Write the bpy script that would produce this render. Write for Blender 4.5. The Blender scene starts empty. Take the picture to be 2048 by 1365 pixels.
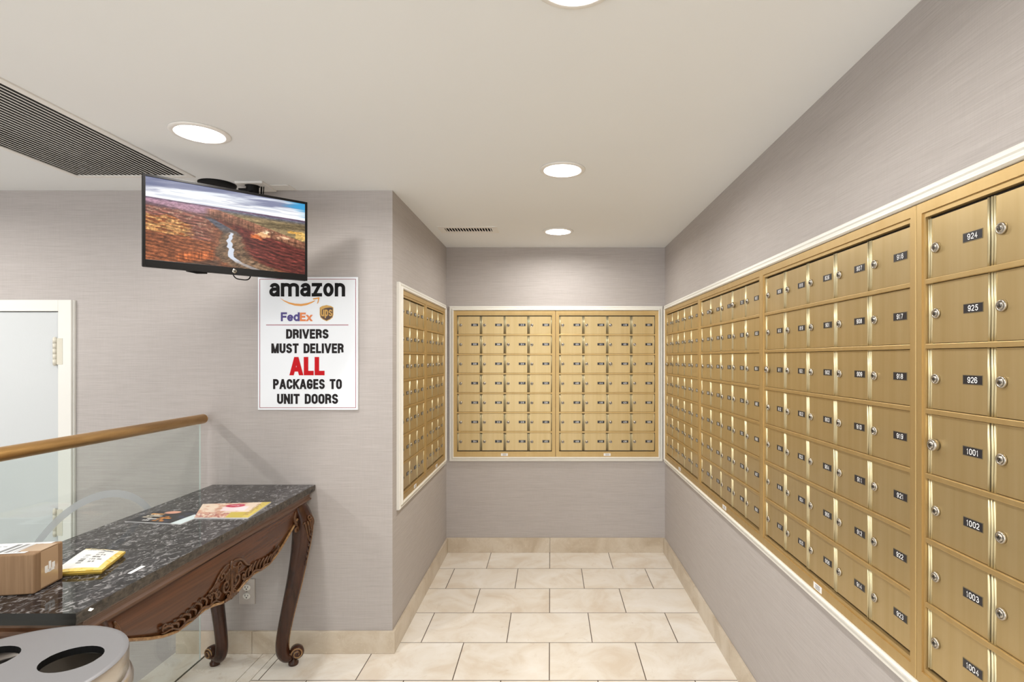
import bpy, bmesh, math, random
import numpy as np
from mathutils import Vector, Matrix
from mathutils.geometry import delaunay_2d_cdt

random.seed(7)
S = bpy.context.scene
C = S.collection

# ------------------------------------------------------------------ camera
FP = 1100.0                    # focal length in pixels of the 2048 frame
VX, VY = 1101.0, 716.0         # where the level axis meets the picture
CH = 1.36                      # eye height
cam = bpy.data.cameras.new('camera')
cam.sensor_width = 36.0
cam.lens = FP / 2048 * 36.0
cam.shift_x = (1024 - VX) / 2048
cam.shift_y = (VY - 682.5) / 2048
cam.clip_start = 0.02
co = bpy.data.objects.new('camera', cam)
co.location = (0, 0, CH)
co.rotation_euler = (math.pi / 2, 0, 0)
C.objects.link(co)
S.camera = co

# ------------------------------------------------------------------ world, exposure
W = bpy.data.worlds.new('world')
S.world = W
W.use_nodes = True
W.node_tree.nodes['Background'].inputs[0].default_value = (0.95, 0.97, 1.0, 1)
W.node_tree.nodes['Background'].inputs[1].default_value = 2.5
S.view_settings.view_transform = 'Standard'
S.view_settings.look = 'None'
S.view_settings.gamma = 1
S.view_settings.use_curve_mapping = False
S.view_settings.exposure = 0.16

ZC = 2.132                     # ceiling height
XL, XR = -0.7285, 0.80         # alcove side walls
YB, YW = 3.846, 2.536          # alcove back wall, wall behind the table
XG = -1.576                    # glass guard
XE = -1.73                     # edge of the upper floor
ZLOW = -0.45

LAMPS = [(-1.202, 1.886), (0.049, 1.120), (0.049, 2.253), (0.046, 3.348)]
LAMPS_ADDED = [(-1.2, 0.5), (0.049, -0.1), (-1.2, -0.9), (0.049, -1.3), (-2.75, 1.75), (-2.75, 0.6)]  # unseen downlights, added only for the light they give
def lamp_light(x, y, power, col=(1.0, 0.965, 0.915)):
    l = bpy.data.lights.new('downlight', 'AREA')
    l.shape = 'DISK'; l.size = 0.112; l.energy = power; l.color = col
    o = bpy.data.objects.new('downlight_glow', l)
    o.location = (x, y, ZC + 0.006)
    C.objects.link(o)
    return o
LPOW = 7.4

def at(px, py, z):
    """pixel -> point on the level plane z"""
    Y = FP * (CH - z) / (py - VY)
    return Vector(((px - VX) / FP * Y, Y, z))
def atY(px, py, Y):
    return Vector(((px - VX) / FP * Y, Y, CH - (py - VY) / FP * Y))

# ------------------------------------------------------------------ materials
def srgb(r, g, b):
    f = lambda c: (c / 255 / 12.92) if c / 255 <= 0.04045 else ((c / 255 + 0.055) / 1.055) ** 2.4
    return (f(r), f(g), f(b), 1)
def mat(name, col, rough=0.5, metal=0.0, **kw):
    m = bpy.data.materials.new(name); m.use_nodes = True
    b = m.node_tree.nodes['Principled BSDF']
    b.inputs['Base Color'].default_value = col
    b.inputs['Roughness'].default_value = rough
    b.inputs['Metallic'].default_value = metal
    for k, v in kw.items():
        b.inputs[k.replace('_', ' ')].default_value = v
    return m
def N(m, t, **kw):
    n = m.node_tree.nodes.new(t)
    for k, v in kw.items(): setattr(n, k, v)
    return n
def L(m, a, b): m.node_tree.links.new(a, b)
def bsdf(m): return m.node_tree.nodes['Principled BSDF']
def mixc(m, fac, a, b, blend='MIX'):
    n = N(m, 'ShaderNodeMix', data_type='RGBA', blend_type=blend)
    for sock, v in ((n.inputs[0], fac), (n.inputs[6], a), (n.inputs[7], b)):
        if hasattr(v, 'is_linked'): L(m, v, sock)
        else: sock.default_value = v
    return n.outputs[2]
def mapped(m, scale, kind='POS', loc=(0, 0, 0), rot=(0, 0, 0)):
    if kind == 'POS': s = N(m, 'ShaderNodeNewGeometry').outputs['Position']
    else: s = N(m, 'ShaderNodeTexCoord').outputs['Object']
    mp = N(m, 'ShaderNodeMapping')
    mp.inputs['Scale'].default_value = scale
    mp.inputs['Location'].default_value = loc
    mp.inputs['Rotation'].default_value = rot
    L(m, s, mp.inputs['Vector'])
    return mp.outputs[0]
def noise(m, vec, scale=1, detail=3, rough=0.5, dist=0.0):
    n = N(m, 'ShaderNodeTexNoise')
    n.inputs['Scale'].default_value = scale; n.inputs['Detail'].default_value = detail
    n.inputs['Roughness'].default_value = rough; n.inputs['Distortion'].default_value = dist
    L(m, vec, n.inputs['Vector'])
    return n.outputs['Fac']
def ramp(m, fac, stops):
    r = N(m, 'ShaderNodeValToRGB'); e = r.color_ramp.elements
    while len(e) < len(stops): e.new(0.5)
    for i, (p, c) in enumerate(stops): e[i].position = p; e[i].color = c
    L(m, fac, r.inputs[0])
    return r.outputs[0]
def bump(m, h, strength=0.2, dist=0.002):
    b = N(m, 'ShaderNodeBump')
    b.inputs['Strength'].default_value = strength; b.inputs['Distance'].default_value = dist
    L(m, h, b.inputs['Height']); L(m, b.outputs[0], bsdf(m).inputs['Normal'])

# woven grasscloth
mwall = mat('grasscloth', srgb(182, 175, 172), 0.75)
fine = noise(mwall, mapped(mwall, (9, 9, 520)), 1, 3, 0.65)
mid = noise(mwall, mapped(mwall, (3, 3, 170)), 1, 4, 0.6)
cross = noise(mwall, mapped(mwall, (260, 260, 14)), 1, 2, 0.5)
col = ramp(mwall, fine, [(0.28, srgb(168, 161, 158)), (0.5, srgb(181, 175, 172)), (0.74, srgb(190, 185, 182))])
col = mixc(mwall, 0.2, col, ramp(mwall, mid, [(0.3, srgb(166, 159, 156)), (0.7, srgb(194, 188, 185))]))
col = mixc(mwall, 0.05, col, ramp(mwall, cross, [(0.3, srgb(150, 140, 138)), (0.7, srgb(210, 202, 198))]))
L(mwall, col, bsdf(mwall).inputs['Base Color'])
bump(mwall, fine, 0.25, 0.0015)

mceil = mat('ceiling_paint', srgb(224, 222, 219), 0.8)
cn = noise(mceil, mapped(mceil, (1, 1, 1)), 0.9, 3)
L(mceil, ramp(mceil, cn, [(0.3, srgb(235, 237, 238)), (0.7, srgb(239, 241, 242))]), bsdf(mceil).inputs['Base Color'])
mwhite = mat('white_gloss_paint', srgb(232, 231, 226), 0.35)
wn = noise(mwhite, mapped(mwhite, (60, 60, 6)), 1, 3)
bump(mwhite, wn, 0.12, 0.001)
mcream = mat('cream_moulding_paint', srgb(236, 234, 227), 0.4)
bump(mcream, noise(mcream, mapped(mcream, (40, 40, 40)), 1, 3), 0.1, 0.001)
mdoor = mat('door_paint', srgb(206, 210, 212), 0.28)
bump(mdoor, noise(mdoor, mapped(mdoor, (90, 90, 45)), 1, 4), 0.25, 0.0012)

def travertine(name, brick, slab=False):
    m = mat(name, srgb(222, 210, 192), 0.28)
    if brick:
        # rows step along Y (0.307), joints along X (0.4085)
        v = mapped(m, (1, 1, 1), loc=(0.005 + 0.4085 * 10, -3.545 + 0.307 * 31, 0))
        b = N(m, 'ShaderNodeTexBrick'); b.offset = 0.5; b.offset_frequency = 2; b.squash = 1
        b.inputs['Scale'].default_value = 1
        b.inputs['Brick Width'].default_value = 0.4085
        b.inputs['Row Height'].default_value = 0.307
        b.inputs['Mortar Size'].default_value = 0.0021
        b.inputs['Mortar Smooth'].default_value = 0.0
        b.inputs['Color1'].default_value = (0, 0, 0, 1); b.inputs['Color2'].default_value = (1, 1, 1, 1)
        b.inputs['Bias'].default_value = 0
        L(m, v, b.inputs['Vector'])
        ad = N(m, 'ShaderNodeVectorMath', operation='MULTIPLY_ADD')
        L(m, b.outputs['Color'], ad.inputs[0]); ad.inputs[1].default_value = (19, 7, 13)
        L(m, N(m, 'ShaderNodeNewGeometry').outputs['Position'], ad.inputs[2])
        vec = ad.outputs[0]; rnd = b.outputs['Color']
    else:
        vec = mapped(m, (1, 1, 1)); rnd = None
    a = noise(m, vec, 4.5, 7, 0.62, 0.9)
    c = noise(m, vec, 13, 6, 0.7, 1.6)
    d = noise(m, vec, 70, 4, 0.7, 0.4)
    k = 1 if brick else 0
    lo, mi, hi = (srgb(222, 210, 194), srgb(235, 229, 219), srgb(243, 240, 235)) if brick or slab else (srgb(186, 170, 148), srgb(203, 190, 171), srgb(215, 205, 190))
    col = ramp(m, a, [(0.32, lo), (0.5, mi), (0.72, hi)])
    col = mixc(m, ramp(m, c, [(0.60 if brick else 0.53, (0, 0, 0, 1)), (0.76, (0.45, 0.45, 0.45, 1) if brick else (0.75, 0.75, 0.75, 1))]), col, srgb(186, 168, 146))
    col = mixc(m, ramp(m, d, [(0.70 if brick else 0.62, (0, 0, 0, 1)), (0.76 if brick else 0.68, (0.4, 0.4, 0.4, 1))]), col, srgb(176, 156, 132) if brick else srgb(232, 224, 210))
    if brick:
        col = mixc(m, 0.06, col, ramp(m, rnd, [(0, srgb(214, 190, 160)), (1, srgb(246, 244, 240))]))
        col = mixc(m, b.outputs['Fac'], col, srgb(84, 70, 58))
    L(m, col, bsdf(m).inputs['Base Color'])
    return m
mtile = travertine('travertine_tiles', True)
mtrav = travertine('travertine_skirting', False)
mslab = travertine('travertine_slab', False, True)
mgrout = mat('dark_joint', srgb(66, 58, 52), 0.8)

# satin gold anodised metal with vertical brushing
def gold(name, c0, c1, rough=0.36, metal=0.72):
    m = mat(name, c0, rough, metal)
    n1 = noise(m, mapped(m, (38, 38, 1.6)), 1, 4, 0.55)
    n2 = noise(m, mapped(m, (900, 900, 12)), 1, 2)
    col = ramp(m, n1, [(0.3, c0), (0.7, c1)])
    L(m, col, bsdf(m).inputs['Base Color'])
    bsdf(m).inputs['Anisotropic'].default_value = 0.4
    bump(m, n2, 0.06, 0.0004)
    return m
mgold = gold('gold_door_metal', srgb(190, 166, 118), srgb(199, 177, 132))
mgoldf = gold('gold_frame_metal', srgb(192, 163, 110), srgb(198, 171, 120), 0.42)
mrib = gold('gold_rib_metal', srgb(208, 197, 160), srgb(215, 205, 172), 0.42, 0.8)
mchrome = mat('lock_chrome', srgb(176, 170, 160), 0.27, 1.0)
mdark = mat('dark_slot', (0.01, 0.009, 0.008, 1), 0.6)
mplate = mat('black_number_plate', srgb(38, 37, 42), 0.35)
mplateb = mat('plate_border', srgb(140, 128, 100), 0.35, 0.5)
mdigit = mat('white_digits', srgb(245, 245, 245), 0.5)
mblack = mat('black_plastic', srgb(15, 14, 14), 0.35, Specular_IOR_Level=0.25)
mblackm = mat('matt_black', srgb(12, 12, 12), 0.6, Specular_IOR_Level=0.25)
mlampring = mat('lamp_ring_white', srgb(236, 234, 230), 0.4)
mgap = mat('lamp_shadow_gap', srgb(120, 118, 114), 0.6)
mlampcone = mat('lamp_reflector', srgb(245, 245, 242), 0.3)
memit = bpy.data.materials.new('lamp_glow'); memit.use_nodes = True
nt = memit.node_tree; nt.nodes.clear()
e = nt.nodes.new('ShaderNodeEmission'); e.inputs[0].default_value = (1, 0.975, 0.93, 1); e.inputs[1].default_value = 9
out = nt.nodes.new('ShaderNodeOutputMaterial'); nt.links.new(e.outputs[0], out.inputs[0])
mbrass = mat('aged_brass', srgb(176, 134, 78), 0.33, 0.85)
bn = noise(mbrass, mapped(mbrass, (30, 4, 30)), 1, 5, 0.6)
L(mbrass, ramp(mbrass, bn, [(0.3, srgb(176, 132, 72)), (0.6, srgb(206, 162, 98)), (0.85, srgb(220, 182, 124))]), bsdf(mbrass).inputs['Base Color'])

mglass = bpy.data.materials.new('guard_glass'); mglass.use_nodes = True
nt = mglass.node_tree; nt.nodes.clear()
tr = nt.nodes.new('ShaderNodeBsdfTransparent'); tr.inputs[0].default_value = (0.915, 0.945, 0.935, 1)
gl = nt.nodes.new('ShaderNodeBsdfGlossy'); gl.inputs['Roughness'].default_value = 0.0
fr = nt.nodes.new('ShaderNodeFresnel'); fr.inputs[0].default_value = 1.45
mx = nt.nodes.new('ShaderNodeMixShader'); out = nt.nodes.new('ShaderNodeOutputMaterial')
ge = nt.nodes.new('ShaderNodeNewGeometry'); mr_ = nt.nodes.new('ShaderNodeMapRange')
mr_.inputs['To Min'].default_value = 1.45; mr_.inputs['To Max'].default_value = 1 / 1.45
nt.links.new(ge.outputs['Backfacing'], mr_.inputs[0]); nt.links.new(mr_.outputs[0], fr.inputs[0])
nt.links.new(fr.outputs[0], mx.inputs[0]); nt.links.new(tr.outputs[0], mx.inputs[1])
nt.links.new(gl.outputs[0], mx.inputs[2]); nt.links.new(mx.outputs[0], out.inputs[0])
medge = mat('polished_glass_edge', srgb(222, 228, 226), 0.15)
mpaleband = bpy.data.materials.new('pale_band'); mpaleband.use_nodes = True
nt = mpaleband.node_tree; nt.nodes.clear()
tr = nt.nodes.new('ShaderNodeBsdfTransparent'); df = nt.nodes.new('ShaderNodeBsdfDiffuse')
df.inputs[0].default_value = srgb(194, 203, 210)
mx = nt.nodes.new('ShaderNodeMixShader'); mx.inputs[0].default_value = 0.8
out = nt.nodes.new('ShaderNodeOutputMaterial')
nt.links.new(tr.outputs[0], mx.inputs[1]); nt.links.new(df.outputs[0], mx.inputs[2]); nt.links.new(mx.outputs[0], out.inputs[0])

# black marble with pale flecks
mmarble = mat('black_marble', srgb(30, 28, 30), 0.06, Specular_IOR_Level=0.3)
v = mapped(mmarble, (34, 22, 26), rot=(0, 0, 0.25))
a = noise(mmarble, v, 1.5, 7, 0.66, 1.6)
b_ = noise(mmarble, mapped(mmarble, (7, 3, 7), rot=(0, 0, 0.5)), 1.5, 4, 0.6, 0.6)
fl = ramp(mmarble, a, [(0.48, (0, 0, 0, 1)), (0.53, (0.12, 0.12, 0.12, 1)), (0.60, (0.42, 0.42, 0.42, 1)), (0.68, (0.9, 0.9, 0.9, 1))])
base = ramp(mmarble, b_, [(0.35, srgb(16, 13, 14)), (0.65, srgb(40, 38, 42))])
L(mmarble, mixc(mmarble, fl, base, srgb(164, 162, 163)), bsdf(mmarble).inputs['Base Color'])
mmarbled = mat('rough_marble_edge', srgb(60, 54, 48), 0.45)
e1 = noise(mmarbled, mapped(mmarbled, (40, 40, 60)), 1.2, 6, 0.7, 1)
L(mmarbled, ramp(mmarbled, e1, [(0.35, srgb(34, 31, 29)), (0.6, srgb(84, 76, 66)), (0.8, srgb(130, 120, 106))]), bsdf(mmarbled).inputs['Base Color'])
bump(mmarbled, e1, 0.7, 0.004)

def wood(name, dark, lightc, sc=(3, 1.2, 30), rough=0.25):
    m = mat(name, dark, rough)
    w = noise(m, mapped(m, sc), 1.5, 6, 0.6, 1.2)
    L(m, ramp(m, w, [(0.3, dark), (0.7, lightc)]), bsdf(m).inputs['Base Color'])
    bsdf(m).inputs['Coat Weight'].default_value = 0.12
    bsdf(m).inputs['Specular IOR Level'].default_value = 0.35
    bsdf(m).inputs['Coat Roughness'].default_value = 0.15
    return m
mwood = wood('walnut_apron', srgb(66, 37, 20), srgb(98, 58, 32))
mwoodd = wood('dark_walnut', srgb(44, 24, 15), srgb(74, 42, 26), (12, 12, 4))
mwoodm = wood('walnut_moulding', srgb(78, 50, 33), srgb(108, 76, 54), (6, 1.5, 30))
mworn = wood('worn_gilt_edge', srgb(116, 82, 50), srgb(176, 140, 96), (40, 40, 40))
mcarve = wood('carved_walnut', srgb(58, 34, 20), srgb(112, 76, 46), (50, 50, 50), 0.3)
msteel = mat('bin_satin_grey', srgb(136, 136, 139), 0.42, 0.3)
bump(msteel, noise(msteel, mapped(msteel, (5, 5, 5)), 1, 3), 0.1, 0.002)
msteelb = mat('bin_steel', srgb(196, 190, 182), 0.25, 0.9)
mcard = mat('cardboard', srgb(176, 140, 102), 0.75)
cn = noise(mcard, mapped(mcard, (300, 300, 6)), 1, 3)
L(mcard, ramp(mcard, cn, [(0.3, srgb(126, 98, 70)), (0.7, srgb(143, 114, 85))]), bsdf(mcard).inputs['Base Color'])
mtape = mat('clear_tape', srgb(182, 152, 120), 0.1)
mpaper = mat('paper_white', srgb(238, 238, 238), 0.5)
myellow = mat('yellow_mailer', srgb(222, 188, 84), 0.35)
moutlet = mat('outlet_plastic', srgb(238, 236, 230), 0.35)
mplatew = mat('outlet_cover', srgb(196, 188, 182), 0.45)
mhinge = mat('hinge_paint', srgb(214, 210, 196), 0.35)
msign = mat('sign_board', srgb(238, 243, 249), 0.22)
minkk = mat('sign_ink_charcoal', srgb(30, 25, 27), 0.5, Specular_IOR_Level=0.2)
minkb = mat('sign_ink_black', srgb(10, 9, 9), 0.5, Specular_IOR_Level=0.2)
minkr = mat('sign_ink_red', srgb(198, 8, 22), 0.5, Specular_IOR_Level=0.2)
mline = mat('sign_ink_maroon', srgb(150, 30, 56), 0.35)
morange = mat('sign_ink_orange', srgb(232, 160, 70), 0.35)
mpurple = mat('sign_ink_purple', srgb(66, 52, 130), 0.35)
mexor = mat('sign_ink_deep_orange', srgb(228, 130, 66), 0.35)
mbrown = mat('sign_ink_brown', srgb(70, 42, 24), 0.35)
mgoldink = mat('sign_ink_gold', srgb(206, 160, 76), 0.35)
mtxt = mat('label_ink', srgb(70, 66, 62), 0.5)
def painted(name, rough=0.35, emit=0.0):
    m = mat(name, (0.5, 0.5, 0.5, 1), rough)
    at_ = N(m, 'ShaderNodeAttribute'); at_.attribute_name = 'Col'
    if emit:
        bsdf(m).inputs['Base Color'].default_value = (0.01, 0.01, 0.01, 1)
        L(m, at_.outputs['Color'], bsdf(m).inputs['Emission Color'])
        bsdf(m).inputs['Emission Strength'].default_value = emit
    else: L(m, at_.outputs['Color'], bsdf(m).inputs['Base Color'])
    return m
mprint = painted('printed_paper', 0.3)
mscreen = painted('lit_screen', 0.3, 0.92)
bsdf(mscreen).inputs['Specular IOR Level'].default_value = 0.2

# ------------------------------------------------------------------ mesh helpers
def obj(name, bm, mats, parent=None, smooth=False, bevel=0, seg=2, matrix=None):
    me = bpy.data.meshes.new(name)
    if isinstance(bm, bmesh.types.BMesh):
        bmesh.ops.recalc_face_normals(bm, faces=bm.faces[:]) if getattr(obj, 'recalc', True) else None
        bm.to_mesh(me); bm.free()
    else: me = bm
    for m in (mats if isinstance(mats, (list, tuple)) else [mats]): me.materials.append(m)
    if smooth:
        for p in me.polygons: p.use_smooth = True
    o = bpy.data.objects.new(name, me); C.objects.link(o)
    if parent: o.parent = parent
    if bevel:
        md = o.modifiers.new('bevel', 'BEVEL'); md.width = bevel; md.segments = seg; md.limit_method = 'ANGLE'
        md.angle_limit = math.radians(40)
    return o
def thing(name, label, cat, loc=(0, 0, 0), rotz=0, group=None):
    o = bpy.data.objects.new(name, None); C.objects.link(o)
    o.empty_display_size = 0.05
    o.location = loc; o.rotation_euler = (0, 0, rotz)
    o['label'] = label; o['category'] = cat
    if group: o['group'] = group
    return o
def tag(o, label, cat, group=None):
    o['label'] = label; o['category'] = cat
    if group: o['group'] = group
    return o
def struct(o, label=None):
    o['kind'] = 'structure'
    if label: o['label'] = label
    return o
def box(bm, x0, x1, y0, y1, z0, z1, mi=0):
    vs = [bm.verts.new(p) for p in ((x0, y0, z0), (x1, y0, z0), (x1, y1, z0), (x0, y1, z0), (x0, y0, z1), (x1, y0, z1), (x1, y1, z1), (x0, y1, z1))]
    fs = [(3, 2, 1, 0), (4, 5, 6, 7), (0, 1, 5, 4), (1, 2, 6, 5), (2, 3, 7, 6), (3, 0, 4, 7)]
    for f in fs: bm.faces.new([vs[i] for i in f]).material_index = mi
    return vs
def lathe(bm, prof, n=32, M=None, mi=0, smooth=True, caps=True):
    """prof: (r,z) list around local Z"""
    M = M or Matrix()
    rings = []
    for r, z in prof:
        rings.append([bm.verts.new(M @ Vector((r * math.cos(2 * math.pi * k / n), r * math.sin(2 * math.pi * k / n), z))) for k in range(n)])
    for a, b in zip(rings, rings[1:]):
        for k in range(n):
            f = bm.faces.new((a[k], a[(k + 1) % n], b[(k + 1) % n], b[k])); f.material_index = mi; f.smooth = smooth
    if caps:
        for r_ in (rings[0], rings[-1]):
            try: f = bm.faces.new(r_); f.material_index = mi
            except ValueError: pass
def sweep(bm, pts, rad, n=10, mi=0, sec=None, flat=1.0, up=Vector((0, 0, 1)), caps=True):
    """tube through pts with radius list; sec(theta)->scale; flat scales along 'up'-ish axis"""
    pts = [Vector(p) for p in pts]
    if not isinstance(rad, (list, tuple)): rad = [rad] * len(pts)
    rings = []; prev = None
    for i, p in enumerate(pts):
        t = (pts[min(i + 1, len(pts) - 1)] - pts[max(i - 1, 0)]).normalized()
        if prev is None:
            a = up.cross(t)
            if a.length < 1e-4: a = Vector((1, 0, 0)).cross(t)
            a.normalize()
        else:
            a = (prev - t * prev.dot(t)).normalized()
        prev = a; b = t.cross(a)
        ring = []
        for k in range(n):
            th = 2 * math.pi * k / n
            s = sec(th) if sec else 1
            ring.append(bm.verts.new(p + (a * math.cos(th) + b * math.sin(th) * flat) * rad[i] * s))
        rings.append(ring)
    for a, b in zip(rings, rings[1:]):
        for k in range(n):
            f = bm.faces.new((a[k], a[(k + 1) % n], b[(k + 1) % n], b[k])); f.material_index = mi; f.smooth = True
    if caps:
        for r_ in (rings[0], rings[-1]): bm.faces.new(r_).material_index = mi
def catmull(pts, per=6):
    P = [Vector(p) for p in pts]; P = [P[0] * 2 - P[1]] + P + [P[-1] * 2 - P[-2]]
    out = []
    for i in range(1, len(P) - 2):
        for k in range(per):
            t = k / per
            a, b, c, d = P[i - 1], P[i], P[i + 1], P[i + 2]
            out.append(0.5 * ((2 * b) + (c - a) * t + (2 * a - 5 * b + 4 * c - d) * t * t + (3 * b - a - 3 * c + d) * t ** 3))
    out.append(P[-2]); return out
def interp(xs, ys, x): return float(np.interp(x, xs, ys))

def _arc(cx, cy, rx, ry, a0, a1, n=12):
    return [(cx + rx * math.cos(math.radians(a0 + (a1 - a0) * k / n)), cy + ry * math.sin(math.radians(a0 + (a1 - a0) * k / n))) for k in range(n + 1)]
K = 0.28
_six = [_arc(.5, .30, .5, .30, 180, 540, 24), [(0, .30), (0, .62)] + _arc(.5, .70, .5, .30, 180, 18)]
STROKES = {
 '0': [[(0, K), (0, 1 - K)] + _arc(.5, 1 - K, .5, K, 180, 0) + _arc(.5, K, .5, K, 0, -180)],
 '1': [[(.16, .76), (.42, .80), (.60, 1), (.60, 0)]],
 '2': [_arc(.5, .71, .5, .29, 170, -20) + [(.84, .46), (.12, .14), (0, 0), (1, 0)]],
 '3': [_arc(.48, .755, .44, .245, 160, -90), _arc(.48, .265, .52, .265, 90, -160)],
 '4': [[(.74, 0), (.74, 1), (0, .27), (1, .27)]],
 '5': [[(.92, 1), (.18, 1), (.06, .50)] + _arc(.48, .32, .52, .32, 138, -158)],
 '6': _six,
 '7': [[(0, 1), (1, 1), (.62, .5), (.40, 0)]],
 '8': [_arc(.5, .755, .43, .245, 0, 360, 24), _arc(.5, .27, .5, .27, 0, 360, 24)],
 '9': [[(1 - x, 1 - y) for x, y in p] for p in _six],
 'O': None, 'I': [[(0, 0), (0, 1)]], 'L': [[(0, 1), (0, 0), (1, 0)]],
 'D': [[(0, 0), (0, 1)], [(.02, 1)] + _arc(.45, .72, .55, .28, 90, 0) + _arc(.45, .28, .55, .28, 0, -90) + [(.02, 0)]],
 'R': [[(0, 0), (0, 1)], [(.02, 1)] + _arc(.5, .755, .5, .245, 90, -90) + [(.1, .51)], [(.5, .51), (.86, .44), (.93, .30), (1, 0)]],
 'P': [[(0, 0), (0, 1)], [(.02, 1)] + _arc(.5, .73, .5, .27, 90, -90) + [(.1, .46)]],
 'V': [[(0, 1), (.44, 0)], [(.56, 0), (1, 1)]], 'A': [[(0, 0), (.44, 1)], [(.56, 1), (1, 0)], [(.22, .27), (.78, .27)]],
 'E': [[(1, 1), (0, 1), (0, 0), (1, 0)], [(0, .52), (.88, .52)]], 'F': [[(1, 1), (0, 1), (0, 0)], [(0, .50), (.86, .50)]],
 'T': [[(0, 1), (1, 1)], [(.5, 1), (.5, 0)]], 'N': [[(0, 0), (0, 1)], [(0, 1), (1, 0)], [(1, 0), (1, 1)]], 'M': [[(0, 0), (0, 1)], [(.06, 1), (.45, 0)], [(.55, 0), (.94, 1)], [(1, 1), (1, 0)]],
 'U': [[(0, 1), (0, K)] + _arc(.5, K, .5, K, 180, 360) + [(1, 1)]],
 'S': [_arc(.5, .74, .48, .26, 8, 190) + [(.16, .57), (.5, .50), (.86, .42)] + _arc(.5, .265, .5, .265, 12, -172)],
 'C': [_arc(.5, 1 - K, .5, K, -6, 180) + _arc(.5, K, .5, K, 180, 366)],
 'G': [_arc(.5, 1 - K, .5, K, -2, 180) + _arc(.5, K, .5, K, 180, 350) + [(1, .46), (.58, .46)]],
 'K': [[(0, 0), (0, 1)], [(1, 1), (0, .36)], [(.36, .60), (1, 0)]],
 'a': [[(1, 0), (1, .68)] + _arc(.52, .70, .48, .30, 0, 165), [(1, .58), (.55, .56)] + _arc(.42, .28, .42, .28, 90, 270) + [(.65, .02), (1, .26)]],
 'm': [[(0, 0), (0, 1)], [(0, .70)] + _arc(.25, .74, .25, .26, 180, 0) + [(.5, 0)], [(.5, .70)] + _arc(.75, .74, .25, .26, 180, 0) + [(1, 0)]],
 'n': [[(0, 0), (0, 1)], [(0, .64)] + _arc(.5, .68, .5, .32, 180, 0) + [(1, 0)]],
 'z': [[(0, 1), (1, 1)], [(.86, .96), (.14, .04)], [(0, 0), (1, 0)]], 'o': [_arc(.5, .5, .5, .5, 0, 360, 28)],
 'e': [[(.1, .5), (.9, .5)], _arc(.5, .5, .5, .5, 0, 325, 22)], 'x': [[(.12, 0), (.88, 1)], [(.12, 1), (.88, 0)]],
 'd': [[(1, 0), (1, 1)], _arc(.5, .36, .5, .36, 0, 360, 22)], 'h': [[(0, 0), (0, 1)], [(0, .4)] + _arc(.5, .44, .5, .24, 180, 0) + [(1, 0)]],
 'u': [[(0, 1), (0, .34)] + _arc(.5, .34, .5, .34, 180, 360), [(1, 1), (1, 0)]],
 'p': [[(0, -.34), (0, 1)], _arc(.5, .5, .5, .5, 0, 360, 22)], 's': None}
STROKES['O'] = STROKES['0']; STROKES['s'] = STROKES['S']
WIDE = {'I': 0.0, 'M': 1.28, '1': 0.78, 'L': .86, 'E': .88, 'm': 1.75, 'T': 1.0, ' ': .62, 'A': 1.12, 'V': 1.12, 'K': 1.05}
_lay = [0]
def glyph(bm, c, x0, x1, z0, z1, t, y, mi):
    """block letter drawn with strokes of width t inside a box"""
    W_, H_ = max(x1 - x0 - t, 0), z1 - z0 - t
    for pl in STROKES[c]:
        P = [Vector((x0 + t / 2 + px * W_, z0 + t / 2 + pz * H_)) for px, pz in pl]
        P = [p for i, p in enumerate(P) if i == 0 or (p - P[i - 1]).length > t * 0.04]
        closed = (P[0] - P[-1]).length < 1e-7
        if closed: P = P[:-1]
        n = len(P); A = []; B = []
        if n == 2 and abs(P[1].x - P[0].x) > 1e-6 and abs(P[1].y - P[0].y) > 0.35 * abs(P[1].x - P[0].x):
            # slanted bar with level ends
            _lay[0] = (_lay[0] + 1) % 6; yy = y - 0.00007 * _lay[0]
            d = (P[1] - P[0]).normalized(); hw = t / 2 / abs(d.y) * 0.94
            q0, q1 = P[0] - d * (t / 2 / abs(d.y)), P[1] + d * (t / 2 / abs(d.y))
            f = bm.faces.new([bm.verts.new(v) for v in ((q0.x - hw, yy, q0.y), (q0.x + hw, yy, q0.y), (q1.x + hw, yy, q1.y), (q1.x - hw, yy, q1.y))]); f.material_index = mi
            continue
        _lay[0] = (_lay[0] + 1) % 6; yy = y - 0.00007 * _lay[0]
        for i, p in enumerate(P):
            a = P[i - 1] if (i or closed) else None; b = P[(i + 1) % n] if (i < n - 1 or closed) else None
            d1 = (p - a).normalized() if a is not None else None; d2 = (b - p).normalized() if b is not None else None
            if d1 is None: d1 = d2; q = p - d2 * t * (0.5 if abs(d2.x) < .02 or abs(d2.y) < .02 else 0.12)
            elif d2 is None: d2 = d1; q = p + d1 * t * (0.5 if abs(d1.x) < .02 or abs(d1.y) < .02 else 0.12)
            else: q = p
            m = (d1 + d2)
            if m.length < 1e-6: m = d1.copy()
            m.normalize(); nn = Vector((-m.y, m.x)); cs = max(0.72, abs(nn.dot(Vector((-d1.y, d1.x)))))
            w = t / 2 / cs
            A.append(bm.verts.new((q.x + nn.x * w, yy, q.y + nn.y * w))); B.append(bm.verts.new((q.x - nn.x * w, yy, q.y - nn.y * w)))
        for i in range(n if closed else n - 1):
            j = (i + 1) % n
            f = bm.faces.new((A[i], A[j], B[j], B[i])); f.material_index = mi
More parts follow.
